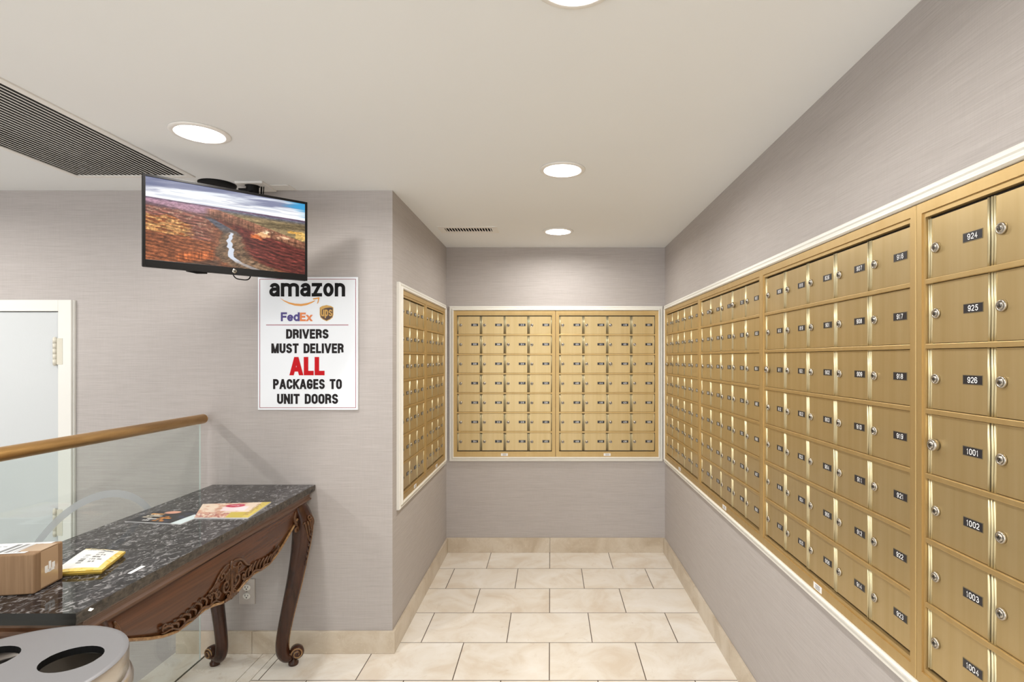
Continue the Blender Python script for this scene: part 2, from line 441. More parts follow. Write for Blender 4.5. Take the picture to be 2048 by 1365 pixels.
def block_text(bm, s, x0, x1, z0, z1, t, y, mi, gap=0.28, tall=''):
    ws = [WIDE.get(c, 1.0) for c in s]
    # solve the unit width so that everything fits
    ng = len(s) - 1; gp = gap * t + 0.0
    nI = s.count('I')
    unit = (x1 - x0 - gp * ng - nI * t) / sum(ws)
    x = x0
    for c, w in zip(s, ws):
        wd = t if c == 'I' else unit * w
        if c != ' ':
            glyph(bm, c, x, x + wd, z0, z1 if c not in tall else z0 + (z1 - z0) * 0.74, t, y, mi)
        x += wd + gp
def flat_poly(bm, pts, y, mi):
    r = bm.faces.new([bm.verts.new((p[0], y, p[1])) for p in pts]); r.material_index = mi

def paint_quad(name, P00, P10, P11, P01, nx, ny, fn, m, parent=None, height=None):
    """P00 near-left ... grid of vertices coloured by fn(u,v) (sRGB 0..255)"""
    P00, P10, P11, P01 = map(Vector, (P00, P10, P11, P01))
    u, v = np.meshgrid(np.linspace(0, 1, nx), np.linspace(0, 1, ny))
    A = [np.array(p) for p in (P00, P10, P11, P01)]
    U, V = u[..., None], v[..., None]
    co_ = (A[0] * (1 - U) * (1 - V) + A[1] * U * (1 - V) + A[2] * U * V + A[3] * (1 - U) * V)
    if height is not None: co_ = co_ + height(u, v)
    rgb = np.clip(fn(u, v) / 255.0, 0, 1)
    lin = np.where(rgb <= 0.04045, rgb / 12.92, ((rgb + 0.055) / 1.055) ** 2.4)
    i = np.arange(nx * ny).reshape(ny, nx)
    q = np.stack([i[:-1, :-1], i[:-1, 1:], i[1:, 1:], i[1:, :-1]], -1).reshape(-1, 4)
    me = bpy.data.meshes.new(name)
    me.from_pydata(co_.reshape(-1, 3).tolist(), [], q.tolist())
    ca = me.color_attributes.new('Col', 'FLOAT_COLOR', 'POINT')
    cc = np.ones((nx * ny, 4)); cc[:, :3] = lin.reshape(-1, 3)
    ca.data.foreach_set('color', cc.astype(np.float32).ravel())
    return obj(name, me, m, parent, smooth=True)
_rs = np.random.RandomState(3)
_tab = _rs.rand(256, 256)
def vnoise(x, y, oct=4, rough=0.5):
    tot = 0; amp = 1; s = 0
    for o in range(oct):
        xi = np.floor(x).astype(int); yi = np.floor(y).astype(int); fx = x - xi; fy = y - yi
        fx = fx * fx * (3 - 2 * fx); fy = fy * fy * (3 - 2 * fy)
        g = lambda a, b: _tab[a % 256, b % 256]
        n_ = (g(xi, yi) * (1 - fx) + g(xi + 1, yi) * fx) * (1 - fy) + (g(xi, yi + 1) * (1 - fx) + g(xi + 1, yi + 1) * fx) * fy
        tot = tot + n_ * amp; s += amp; amp *= rough; x = x * 2.03 + 17; y = y * 2.03 + 31
    return tot / s
def sm(a, b, x): t = np.clip((x - a) / (b - a), 0, 1); return t * t * (3 - 2 * t)
def mixn(a, b, t): return a * (1 - t[..., None]) + np.array(b, float) * t[..., None] if not isinstance(b, np.ndarray) or b.ndim == 1 else a * (1 - t[..., None]) + b * t[..., None]

# ------------------------------------------------------------------ room shell
def wallbox(name, x0, x1, y0, y1, z0, z1, m=mwall):
    bm = bmesh.new(); box(bm, x0, x1, y0, y1, z0, z1)
    return struct(obj(name, bm, m))
wallbox('wall_back', XL - 0.1, XR + 0.1, YB, YB + 0.1, -0.1, ZC + 0.02)
wallbox('wall_right', XR, XR + 0.1, -3.2, YB, -0.1, ZC + 0.02)
wallbox('wall_left', XL - 0.1, XL, YW + 0.1, YB, -0.1, ZC + 0.02)
wallbox('wall_middle', -4.4, XL, YW, YW + 0.1, ZLOW, ZC + 0.02)

wallbox('wall_unseen_stairs', -4.5, -4.4, -3.2, YW + 0.1, ZLOW, ZC + 0.02)  # unseen far wall, added to hold back side light from the left
bm = bmesh.new()
box(bm, -1.262, XR, -3.2, YW, -0.2, 0.0)
box(bm, XL, XR, YW, YB, -0.2, 0.0)
struct(obj('floor', bm, mtile))
bm = bmesh.new()
box(bm, -1.318, -1.2655, -3.2, YW, -0.2, 0.0, 0)
box(bm, -1.570, -1.3215, -3.2, YW, -0.2, 0.0, 0)
box(bm, XE, -1.580, -3.2, YW, -0.2, 0.0, 0)
box(bm, XE + 0.01, -1.262, -3.2, YW, -0.2, -0.004, 1)
struct(obj('floor_border', bm, [mslab, mgrout]))
bm = bmesh.new(); box(bm, -4.4, XE, -3.2, YW, ZLOW - 0.1, ZLOW); struct(obj('floor_landing', bm, mtile))
bm = bmesh.new(); box(bm, XE - 0.01, XE + 0.005, -3.2, YW, ZLOW, -0.03); struct(obj('wall_stairwell', bm, mwall))

# ceiling sheet with openings for lamps and vents
GR = (-2.000, -1.512, 0.2, 2.325)        # return grille opening
VT = (-0.632, -0.352, 3.262, 3.352)      # small ceiling register opening
def ceiling():
    vs = []; ed = []; holes = []
    def loop(pts):
        b = len(vs); vs.extend(Vector(p) for p in pts)
        ed.extend((b + i, b + (i + 1) % len(pts)) for i in range(len(pts)))
    loop([(-4.4, -3.2), (XR + 0.05, -3.2), (XR + 0.05, YB + 0.05), (XL - 0.05, YB + 0.05), (XL - 0.05, YW + 0.05), (-4.4, YW + 0.05)])
    for x, y in LAMPS + LAMPS_ADDED:
        loop([(x + 0.074 * math.cos(t * math.pi / 24), y + 0.074 * math.sin(t * math.pi / 24)) for t in range(48)])
        holes.append(('c', x, y))
    for x0, x1, y0, y1 in (GR, VT): loop([(x0, y0), (x1, y0), (x1, y1), (x0, y1)]); holes.append(('r', x0, x1, y0, y1))
    ov, oe, of, *_ = delaunay_2d_cdt(vs, ed, [], 0, 1e-6)
    bm = bmesh.new(); nv = [bm.verts.new((v.x, v.y, ZC)) for v in ov]
    for f in of:
        cx = sum(ov[i].x for i in f) / len(f); cy = sum(ov[i].y for i in f) / len(f)
        if cx < XL - 0.05 and cy > YW + 0.05: continue
        bad = False
        for h in holes:
            if h[0] == 'c' and (cx - h[1]) ** 2 + (cy - h[2]) ** 2 < 0.0735 ** 2: bad = True
            if h[0] == 'r' and h[1] < cx < h[2] and h[3] < cy < h[4]: bad = True
        if not bad:
            bm.faces.new([nv[i] for i in f])
    bmesh.ops.recalc_face_normals(bm, faces=bm.faces[:])
    box(bm, -4.5, XR + 0.1, -3.3, YB + 0.1, ZC + 0.12, ZC + 0.2)
    struct(obj('ceiling', bm, mceil))
ceiling()

# travertine baseboards (0.012 proud, with joints)
def baseboard(name, axis, fixed, a0, a1, sgn, joints, z1=0.102):
    bm = bmesh.new(); pts = [a0] + joints + [a1]
    for i in range(len(pts) - 1):
        p, q = pts[i] + (0.0008 if i else 0), pts[i + 1] - (0.0008 if i < len(pts) - 2 else 0)
        lo, hi = sorted((fixed, fixed + sgn * 0.013))
        if axis == 'x': box(bm, p, q, lo, hi, 0, z1)
        else: box(bm, lo, hi, p, q, 0, z1)
    struct(obj(name, bm, mtrav, bevel=0.0015))
baseboard('baseboard_back', 'x', YB, XL + 0.013, XR - 0.013, -1, [-0.004])
baseboard('baseboard_right', 'y', XR, -3.0, YB, -1, [-1.2, -0.6, 0.0, 0.6, 1.2, 1.81, 2.42, 3.03])
baseboard('baseboard_left', 'y', XL, YW, YB, 1, [3.14])
baseboard('baseboard_middle', 'x', YW, XE + 0.01, XL + 0.013, -1, [-1.37])

# ------------------------------------------------------------------ picture-frame mouldings round the mailboxes
def moulding(name, origin, rotz, w, h, wid=0.031):
    """stepped moulding, outer size w x h, local x right, z up, facing -y"""
    prof = [(0, 0), (0, 0.013), (0.004, 0.017), (0.011, 0.018), (0.014, 0.014), (0.018, 0.016), (0.023, 0.024), (0.028, 0.025), (wid, 0.020), (wid, 0)]
    bm = bmesh.new(); rings = []
    for (cx, cz, sx, sz) in ((0, 0, 1, 1), (w, 0, -1, 1), (w, h, -1, -1), (0, h, 1, -1)):
        rings.append([bm.verts.new((cx + sx * a, -d, cz + sz * a)) for a, d in prof])
    for i in range(4):
        a, b = rings[i], rings[(i + 1) % 4]
        for k in range(len(prof) - 1): bm.faces.new((a[k], b[k], b[k + 1], a[k + 1]))
    o = struct(obj(name, bm, mcream))
    o.location = origin; o.rotation_euler = (0, 0, rotz)
    return o
Z0, Z1 = 0.668, 1.689
HP = math.pi / 2
moulding('trim_1', (-0.706, YB, 0.638), 0, 1.489, 1.082)
moulding('trim_2', (XR, 3.80, 0.638), -HP, 3.80 + 1.0, 1.082)
moulding('trim_3', (XL, 2.602, 0.638), HP, 1.155, 1.082)

# ------------------------------------------------------------------ mailbox banks
FL, FT, FB = 0.025, 0.034, 0.038
NR = 7
def apartments():
    for f in range(1, 11):
        for u in list(range(1, 13)) + [14, 16, 17, 18, 19] + list(range(21, 27)):
            yield f * 100 + u
seq = [a for a in apartments()]
seq = seq[1:]                              # the left bank begins at 102
def door_mesh(cw, ch):
    bm = bmesh.new()
    x0, x1, z0, z1 = 0.0115, cw - 0.0075, 0.0065, ch - 0.0065
    box(bm, x0, x1, -0.0062, 0.0, z0, z1, 0)
    for cx, r in ((0.0036, 0.0026), (0.0097, 0.0024), (cw - 0.0042, 0.0026)):
        n = 8; A = []; B = []
        for k in range(n + 1):
            t = math.pi * k / n
            px, py = cx + r * math.cos(t), -0.005 - 1.25 * r * math.sin(t)
            A.append(bm.verts.new((px, py, z0 - 0.001))); B.append(bm.verts.new((px, py, z1 + 0.001)))
        for k in range(n):
            f = bm.faces.new((A[k], A[k + 1], B[k + 1], B[k])); f.material_index = 1; f.smooth = True
        bm.faces.new(A).material_index = 1; bm.faces.new(B).material_index = 1
    bmesh.ops.recalc_face_normals(bm, faces=bm.faces[:])
    me = bpy.data.meshes.new('door'); bm.to_mesh(me); bm.free()
    me.materials.append(mgold); me.materials.append(mrib)
    return me
def lock_mesh(big):
    bm = bmesh.new(); M = Matrix.Rotation(math.pi / 2, 4, 'X')
    h = 0.013 if big else 0.0055; r = 0.0122 if big else 0.0108
    lathe(bm, [(r, 0), (r, h * 0.6), (r - 0.0012, h), (r * 0.68, h), (r * 0.66, h - 0.0012), (r * 0.60, h - 0.0012), (r * 0.58, h + 0.0006), (0.0004, h + 0.0006)], 22, M, 0)
    box(bm, -0.0011, 0.0011, -(h + 0.0011), -h, -0.0040, 0.0034, 1)
    for a in (-0.6, 0.6):
        box(bm, a * 0.0062 - 0.0006, a * 0.0062 + 0.0006, -(h + 0.0009), -h, -0.0018, 0.0018, 1)
    bmesh.ops.recalc_face_normals(bm, faces=bm.faces[:])
    me = bpy.data.meshes.new('lock'); bm.to_mesh(me); bm.free()
    me.materials.append(mchrome); me.materials.append(mdark)
    return me
LOCKS = (lock_mesh(False), lock_mesh(True))
def plate_mesh(num):
    bm = bmesh.new()
    box(bm, -0.0245, 0.0245, -0.0010, 0, -0.0093, 0.0093, 0)
    box(bm, -0.0232, 0.0232, -0.0014, -0.0005, -0.0081, 0.0081, 1)
    if num:
        s = str(num); hgt = 0.0114; w_ = 0.0071; gp = 0.0016
        tot = sum(w_ * (0.75 if c == '1' else 1) for c in s) + gp * (len(s) - 1); x = -tot / 2 + 0.0008
        for c in s:
            cw_ = w_ * (0.75 if c == '1' else 1)
            glyph(bm, c, x, x + cw_, -hgt / 2, hgt / 2, 0.0016, -0.0018, 2); x += cw_ + gp
    me = bpy.data.meshes.new('number_plate'); bm.to_mesh(me); bm.free()
    for m in (mplateb, mplate, mdigit): me.materials.append(m)
    return me
BIG = {1001, 811, 422, 510, 704, 721, 202}
def bank(label, loc, rotz, Wd, nc, nums, top=Z1, bot=Z0):
    H = top - bot
    t = thing('mailbox_bank', label, 'mailboxes', loc, rotz, None)
    ow = Wd - 2 * FL; oh = H - FT - FB; cw = ow / nc; ch = oh / NR
    bm = bmesh.new()
    d = 0.016
    g = 0.0008
    # mitred outer frame
    O = [(g, g), (Wd - g, g), (Wd - g, H - g), (g, H - g)]
    I = [(FL - .007, FB - .010), (Wd - FL + .007, FB - .010), (Wd - FL + .007, H - FT + .010), (FL - .007, H - FT + .010)]
    I2 = [(FL, FB), (Wd - FL, FB), (Wd - FL, H - FT), (FL, H - FT)]
    def ring(pts, y): return [bm.verts.new((p[0], y, p[1])) for p in pts]
    bev = 0.0015
    Oi = [(g + bev, g + bev), (Wd - g - bev, g + bev), (Wd - g - bev, H - g - bev), (g + bev, H - g - bev)]
    rs = [ring(O, 0), ring(O, -d + bev), ring(Oi, -d), ring(I, -d), ring(I, -d + 0.0035), ring(I2, -d + 0.0035), ring(I2, -0.0005)]
    for a, b in zip(rs, rs[1:]):
        for k in range(4): bm.faces.new((a[k], a[(k + 1) % 4], b[(k + 1) % 4], b[k]))
    # backing sheet
    bm.faces.new(ring([(FL, FB), (Wd - FL, FB), (Wd - FL, H - FT), (FL, H - FT)], -0.0005)).material_index = 1
    fr_ = obj('frame', bm, [mgoldf, mdark], t)
    bm = bmesh.new()
    for r in range(1, NR):
        z = FB + r * ch
        box(bm, FL - 0.001, Wd - FL + 0.001, -0.0125, -0.0003, z - 0.0052, z + 0.0052)
    obj('shelf_bars', bm, mgoldf, t, bevel=0.0012)
    dm = door_mesh(cw, ch)
    i = 0
    for c in range(nc):
        for r in range(NR):
            num = nums[i] if i < len(nums) else None; i += 1
            x = FL + c * cw; z = FB + (NR - 1 - r) * ch
            do = bpy.data.objects.new('door', dm); C.objects.link(do); do.parent = t
            do.location = (x + random.uniform(-0.0004, 0.0004), random.uniform(-0.0012, 0), z)
            lk = bpy.data.objects.new('lock', LOCKS[1 if num in BIG else 0]); C.objects.link(lk); lk.parent = do
            lk.location = (0.0255, -0.0060, ch * 0.5 + random.uniform(-0.001, 0.001))
            lk.rotation_euler = (0, random.uniform(-0.5, 0.5), 0)
            pl = bpy.data.objects.new('number_plate', plate_mesh(num)); C.objects.link(pl); pl.parent = do
            pl.location = (cw * 0.745, -0.0060, ch * 0.515)
    bm = bmesh.new()
    box(bm, Wd / 2 - 0.024, Wd / 2 + 0.024, -d - 0.0008, -d + 0.001, 0.008, 0.026, 0)
    for k in range(3):
        box(bm, Wd / 2 - 0.012, Wd / 2 + 0.014, -d - 0.0011, -d, 0.0115 + k * 0.0045, 0.013 + k * 0.0045, 1)
    lb = obj('maker_label', bm, [mpaper, mtxt], t); lb['label'] = 'small silver paper label'
    return t
pos = 0
def take(n):
    global pos
    r = seq[pos:pos + n]; pos += n; return r
bank('gold mailbox bank of three columns on left alcove wall, the one nearer the projecting corner', (XL, 2.634, Z0), HP, 0.520, 3, take(21))
bank('gold mailbox bank of three columns on left alcove wall, the one nearer the back wall', (XL, 3.154, Z0), HP, 0.567, 3, take(21))
assert seq[pos] == 224, seq[pos]
bank('gold mailbox bank on the back wall, left of its centre seam, doors 224 to 402', (-0.677, YB, Z0), 0, 0.712, 4, take(28))
bank('gold mailbox bank on the back wall, right of its centre seam, doors 403 to 507', (0.035, YB, Z0), 0, 0.719, 4, take(28))
bank('gold mailbox bank on the right wall, deepest in the alcove, beside the back corner', (XR, 3.768, Z0), -HP, 0.858, 5, take(35))
bank('gold mailbox bank on the right wall with column 802 to 808 at its near edge', (XR, 2.91, Z0), -HP, 0.862, 5, take(35))
bank('gold mailbox bank on the right wall with doors 809 to 923', (XR, 2.048, Z0), -HP, 0.868, 5, take(35))
bank('nearest gold mailbox bank on the right wall, with doors 924 to 1004', (XR, 1.18, Z0), -HP, 0.872, 5, take(14))

# ------------------------------------------------------------------ ceiling lamps
def downlight(x, y, label, vis=True):
    t = thing('recessed_downlight', label, 'ceiling light', (x, y, ZC), 0, 'recessed ceiling downlights')
    bm = bmesh.new()
    lathe(bm, [(0.072, 0.0), (0.093, -0.0005), (0.0935, -0.003), (0.090, -0.0055), (0.078, -0.007), (0.0725, -0.005), (0.072, 0.0)], 48, caps=False)
    obj('trim_ring', bm, mlampring, t)
    bm = bmesh.new()
    lathe(bm, [(0.0725, -0.004), (0.070, 0.004), (0.0655, 0.015), (0.0585, 0.0155)], 48, caps=False)
    for f in bm.faces[-48:]: f.material_index = 1
    obj('reflector', bm, [mlampcone, mgap], t)
    bm = bmesh.new()
    lathe(bm, [(0.0590, 0.021), (0.0585, 0.012), (0.050, 0.0095), (0.030, 0.0075), (0.0005, 0.007)], 48)
    obj('glowing_lens', bm, memit, t)
    bm = bmesh.new()
    lathe(bm, [(0.0735, 0.0), (0.0735, 0.09), (0.0005, 0.09)], 32, caps=False)
    obj('housing', bm, mlampring, t)
    lamp_light(x, y, LPOW * (1.4 if x < -2 else 1.0))
for (x, y), lb in zip(LAMPS, ('round recessed downlight in the ceiling above and left of the television screen',
                              'round recessed downlight cut off by the top edge of the picture',
                              'round recessed downlight in the middle of the ceiling, over the alcove mouth',
                              'smallest round recessed downlight, deep in the alcove beside the slotted vent')):
    downlight(x, y, lb)
for k, (x, y) in enumerate(LAMPS_ADDED):
    downlight(x, y, 'round recessed downlight added for its light, out of view behind or beside the viewer')

# ------------------------------------------------------------------ return grille
t = thing('return_air_grille', 'long white ceiling grille with many dark slots, upper left', 'air vent', (0, 0, ZC))
x0, x1, y0, y1 = GR
bm = bmesh.new()
def frame_ring(bm, x0, x1, y0, y1, w, z0, z1):
    box(bm, x0 - w, x1 + w, y0 - w, y0, z0, z1); box(bm, x0 - w, x1 + w, y1, y1 + w, z0, z1)
    box(bm, x0 - w, x0, y0, y1, z0, z1); box(bm, x1, x1 + w, y0, y1, z0, z1)
frame_ring(bm, x0 + 0.004, x1 - 0.022, y0, y1 - 0.003, 0.022, -0.005, 0.0005)
obj('frame', bm, mlampring, t, bevel=0.001)
ns = 25
for k in range(ns):
    bm = bmesh.new()
    cx = x0 + 0.012 + (x1 - 0.030 - x0) * (k + 0.5) / ns
    vs = [(-0.0027, 0.0), (0.0027, 0.0), (0.0010, 0.002), (-0.0035, 0.002)]
    A = [bm.verts.new((cx + a, y0, -0.002 + b)) for a, b in vs]; B = [bm.verts.new((cx + a, y1, -0.002 + b)) for a, b in vs]
    for i in range(4): bm.faces.new((A[i], A[(i + 1) % 4], B[(i + 1) % 4], B[i]))
    bm.faces.new(A); bm.faces.new(B[::-1])
    obj('slat', bm, mlampring, t)
bm = bmesh.new(); box(bm, x0 - .01, x1 + .01, y0 - .01, y1 + .01, 0.05, 0.055)
for a in ((x0 - .01, x0, y0, y1), (x1, x1 + .01, y0, y1), (x0, x1, y0 - .01, y0), (x0, x1, y1, y1 + .01)): box(bm, *a, 0.001, 0.05)
obj('duct', bm, mdark, t)

# small register near the back of the alcove
t = thing('ceiling_register', 'small slotted air vent in the ceiling near the back left of the alcove', 'air vent', (0, 0, ZC))
x0, x1, y0, y1 = VT
bm = bmesh.new(); frame_ring(bm, x0, x1, y0, y1, 0.036, -0.004, 0.0005); obj('frame', bm, mlampring, t, bevel=0.001)
for k in range(17):
    bm = bmesh.new(); cx = x0 + (x1 - x0) * (k + 0.5) / 17
    vs = [(-0.0030, 0), (0.0030, 0), (0.0020, 0.002), (-0.0034, 0.002)]
    A = [bm.verts.new((cx + a, y0, -0.003 + b)) for a, b in vs]; B = [bm.verts.new((cx + a, y1, -0.003 + b)) for a, b in vs]
    for i in range(4): bm.faces.new((A[i], A[(i + 1) % 4], B[(i + 1) % 4], B[i]))
    bm.faces.new(A); bm.faces.new(B[::-1]); obj('slat', bm, mlampring, t)
bm = bmesh.new(); box(bm, x0 - .01, x1 + .01, y0 - .01, y1 + .01, 0.04, 0.045)
for a in ((x0 - .01, x0, y0, y1), (x1, x1 + .01, y0, y1), (x0, x1, y0 - .01, y0), (x0, x1, y1, y1 + .01)): box(bm, *a, 0.001, 0.04)
obj('duct', bm, mdark, t)

# ------------------------------------------------------------------ white door on the middle wall
bm = bmesh.new()
xo, xi, zo, zi = -2.192, -2.252, 1.625, 1.573
xlo, xli = -3.20, -3.14
box(bm, xi, xo, YW - 0.022, YW, ZLOW, zo); box(bm, xlo, xli, YW - 0.022, YW, ZLOW, zo); box(bm, xli, xi, YW - 0.022, YW, zi, zo)
box(bm, xo, xo + 0.005, YW - 0.012, YW, ZLOW, zo)
dt = struct(obj('trim_4', bm, mwhite, bevel=0.002), 'white casing round the door on the wall')
bm = bmesh.new(); box(bm, xli + 0.003, xi - 0.003, YW - 0.013, YW - 0.0005, ZLOW + 0.005, zi - 0.003)
dr = struct(obj('door_1', bm, mdoor, bevel=0.0015), 'white painted flush door behind the glass guard')
bm = bmesh.new(); box(bm, xli, xi, YW - 0.002, YW - 0.0002, ZLOW, zi); struct(obj('door_1_gap', bm, mdark, dr))
for zc in (1.389, 0.606):
    bm = bmesh.new()
    M = Matrix.Translation((xi - 0.012, YW - 0.024, zc - 0.0605))
    for k in range(5):
        lathe(bm, [(0.0005, 0.0243 * k), (0.0078, 0.0243 * k + 0.0006), (0.0078, 0.0243 * k + 0.0232), (0.0005, 0.0243 * k + 0.0240)], 14, M, caps=False)
    lathe(bm, [(0.0005, -0.006), (0.006, -0.004), (0.006, 0.124), (0.0005, 0.127)], 12, M, caps=False)
    box(bm, xi - 0.012, xi + 0.022, YW - 0.0235, YW - 0.0218, zc - 0.06, zc + 0.06)
    o = obj('hinge', bm, mhinge, dr); o['label'] = 'cream painted hinge'

# ------------------------------------------------------------------ sign
SC = YW / FP
def sx(p): return (p - VX) * SC
def sz(p): return CH - (p - VY) * SC
t = thing('delivery_sign', 'white notice telling drivers to deliver all packages, on the wall under the screen', 'sign', (0, YW, 0))
bm = bmesh.new(); box(bm, sx(518), sx(717), -0.010, 0.0, sz(820), sz(555)); obj('board', bm, msign, t, bevel=0.001)
ys = -0.0106
def rect(bm, x0, x1, y0, y1, mi, y=ys): flat_poly(bm, [(sx(x0), sz(y1)), (sx(x1), sz(y1)), (sx(x1), sz(y0)), (sx(x0), sz(y0))], y, mi)
bm = bmesh.new()
for a in ((521.5, 713.5, 559.0, 560.0), (521.5, 713.5, 815, 816), (521.5, 522.5, 559, 816), (712.5, 713.5, 559, 816), (534.5, 698.5, 650, 651.3)): rect(bm, *a, 0)
o = obj('border', bm, mline, t); o['label'] = 'thin maroon border and rule'
def txt(s_, x0, x1, y0, y1, m, t_, lab, gap=0.30, tall=''):
    bm = bmesh.new(); block_text(bm, s_, sx(x0), sx(x1), sz(y1), sz(y0), t_ * SC, ys - 0.0002, 0, gap, tall)
    o = obj('lettering', bm, m, t); o['label'] = lab; return o
txt('amazon', 541, 692, 567, 594, minkb, 6.8, 'large black lowercase lettering', 0.34)
txt('Fed', 564, 601.5, 625.5, 643.2, mpurple, 3.8, 'purple lettering', 0.12, 'e')
txt('Ex', 602, 627, 626, 643.2, mexor, 3.8, 'orange lettering', 0.10, 'x')
txt('DRIVERS', 574.5, 659, 659, 678, minkk, 4.3, 'black lettering, first line')
txt('MUST DELIVER', 545, 689, 687.5, 707, minkk, 4.3, 'black lettering, second line')
txt('ALL', 582, 651, 714.5, 751, minkr, 9.0, 'large red lettering', 0.2)
txt('PACKAGES TO', 548.5, 685.5, 758.5, 778.5, minkk, 4.3, 'black lettering, fourth line')
txt('UNIT DOORS', 556.5, 678, 788, 808, minkk, 4.3, 'black lettering, last line')
# smile arrow
bm = bmesh.new()
ctr = [(563, 597.5), (570, 602), (580, 606.5), (592, 609.5), (604, 610.3), (616, 608.5), (626, 605), (632, 602)]
wid_ = [0.4, 1.3, 2.2, 2.9, 3.1, 2.8, 2.0, 1.0]
up = [(x, y - w * 0.5) for (x, y), w in zip(ctr, wid_)]; dn = [(x, y + w * 0.9) for (x, y), w in zip(ctr, wid_)]
for i in range(len(ctr) - 1):
    flat_poly(bm, [(sx(a), sz(b)) for a, b in (dn[i], dn[i + 1], up[i + 1], up[i])], ys - 0.0003, 0)
for q in (((627.5, 597.8), (640.5, 595.3), (641.2, 598), (629, 600.2)), ((638.5, 596), (641.2, 596), (638.8, 606), (636, 609), (637.8, 602))):
    flat_poly(bm, [(sx(a), sz(b)) for a, b in q[::-1]], ys - 0.0003 - 0.0001 * len(q), 0)
o = obj('smile_arrow', bm, morange, t); o['label'] = 'orange curved arrow'
# shield
bm = bmesh.new()
def shield(s, dx=0, dy=0):
    P = [(641.3, 616), (646, 613), (655, 611), (664, 613), (668.6, 616), (668.6, 630), (667, 636), (662, 640), (655, 643.2), (648, 640), (643, 636), (641.3, 630)]
    cx, cy = 655, 627
    return [(sx(cx + (a - cx) * s), sz(cy + (b - cy) * s)) for a, b in P][::-1]
flat_poly(bm, shield(1.0), ys - 0.0001, 1); flat_poly(bm, shield(0.90), ys - 0.0003, 0)
# gold sweep at the top of the shield
P = [(643, 616.5), (648, 614), (655, 612.6), (662, 613.4), (667, 616), (660, 615.8), (652, 617.2), (643, 621.5)]
flat_poly(bm, [(sx(a), sz(b)) for a, b in P[::-1]], ys - 0.0005, 1)
block_text(bm, 'ups', sx(643.5), sx(666.5), sz(633.5), sz(620), 2.5 * SC, ys - 0.0006, 1, 0.35)
o = obj('shield_emblem', bm, [mbrown, mgoldink], t); o['label'] = 'brown shield with gold lettering'

# ------------------------------------------------------------------ monitor
PL, PR = Vector((-1.420, 1.912, 0)), Vector((-1.008, 2.277, 0))
ang = math.atan2(PR.y - PL.y, PR.x - PL.x); Wm = (PR - PL).length
zb, zt = 1.678, 2.003
t = thing('monitor', 'black flat screen hung from the ceiling showing a red canyon', 'television', (PL.x, PL.y, zb), ang)
Hm = zt - zb
bm = bmesh.new()
box(bm, 0, Wm, 0.0, 0.018, 0, Hm)
box(bm, 0.10, Wm - 0.10, 0.016, 0.045, 0.05, Hm - 0.08)
obj('back_shell', bm, mblackm, t, bevel=0.004)
bz = 0.0095; bb = 0.026
bm = bmesh.new()
box(bm, 0, bz, -0.006, 0.002, 0, Hm); box(bm, Wm - bz, Wm, -0.006, 0.002, 0, Hm)
box(bm, bz, Wm - bz, -0.006, 0.002, 0, bb); box(bm, bz, Wm - bz, -0.006, 0.002, Hm - bz, Hm)
obj('bezel', bm, mblack, t, bevel=0.0012)
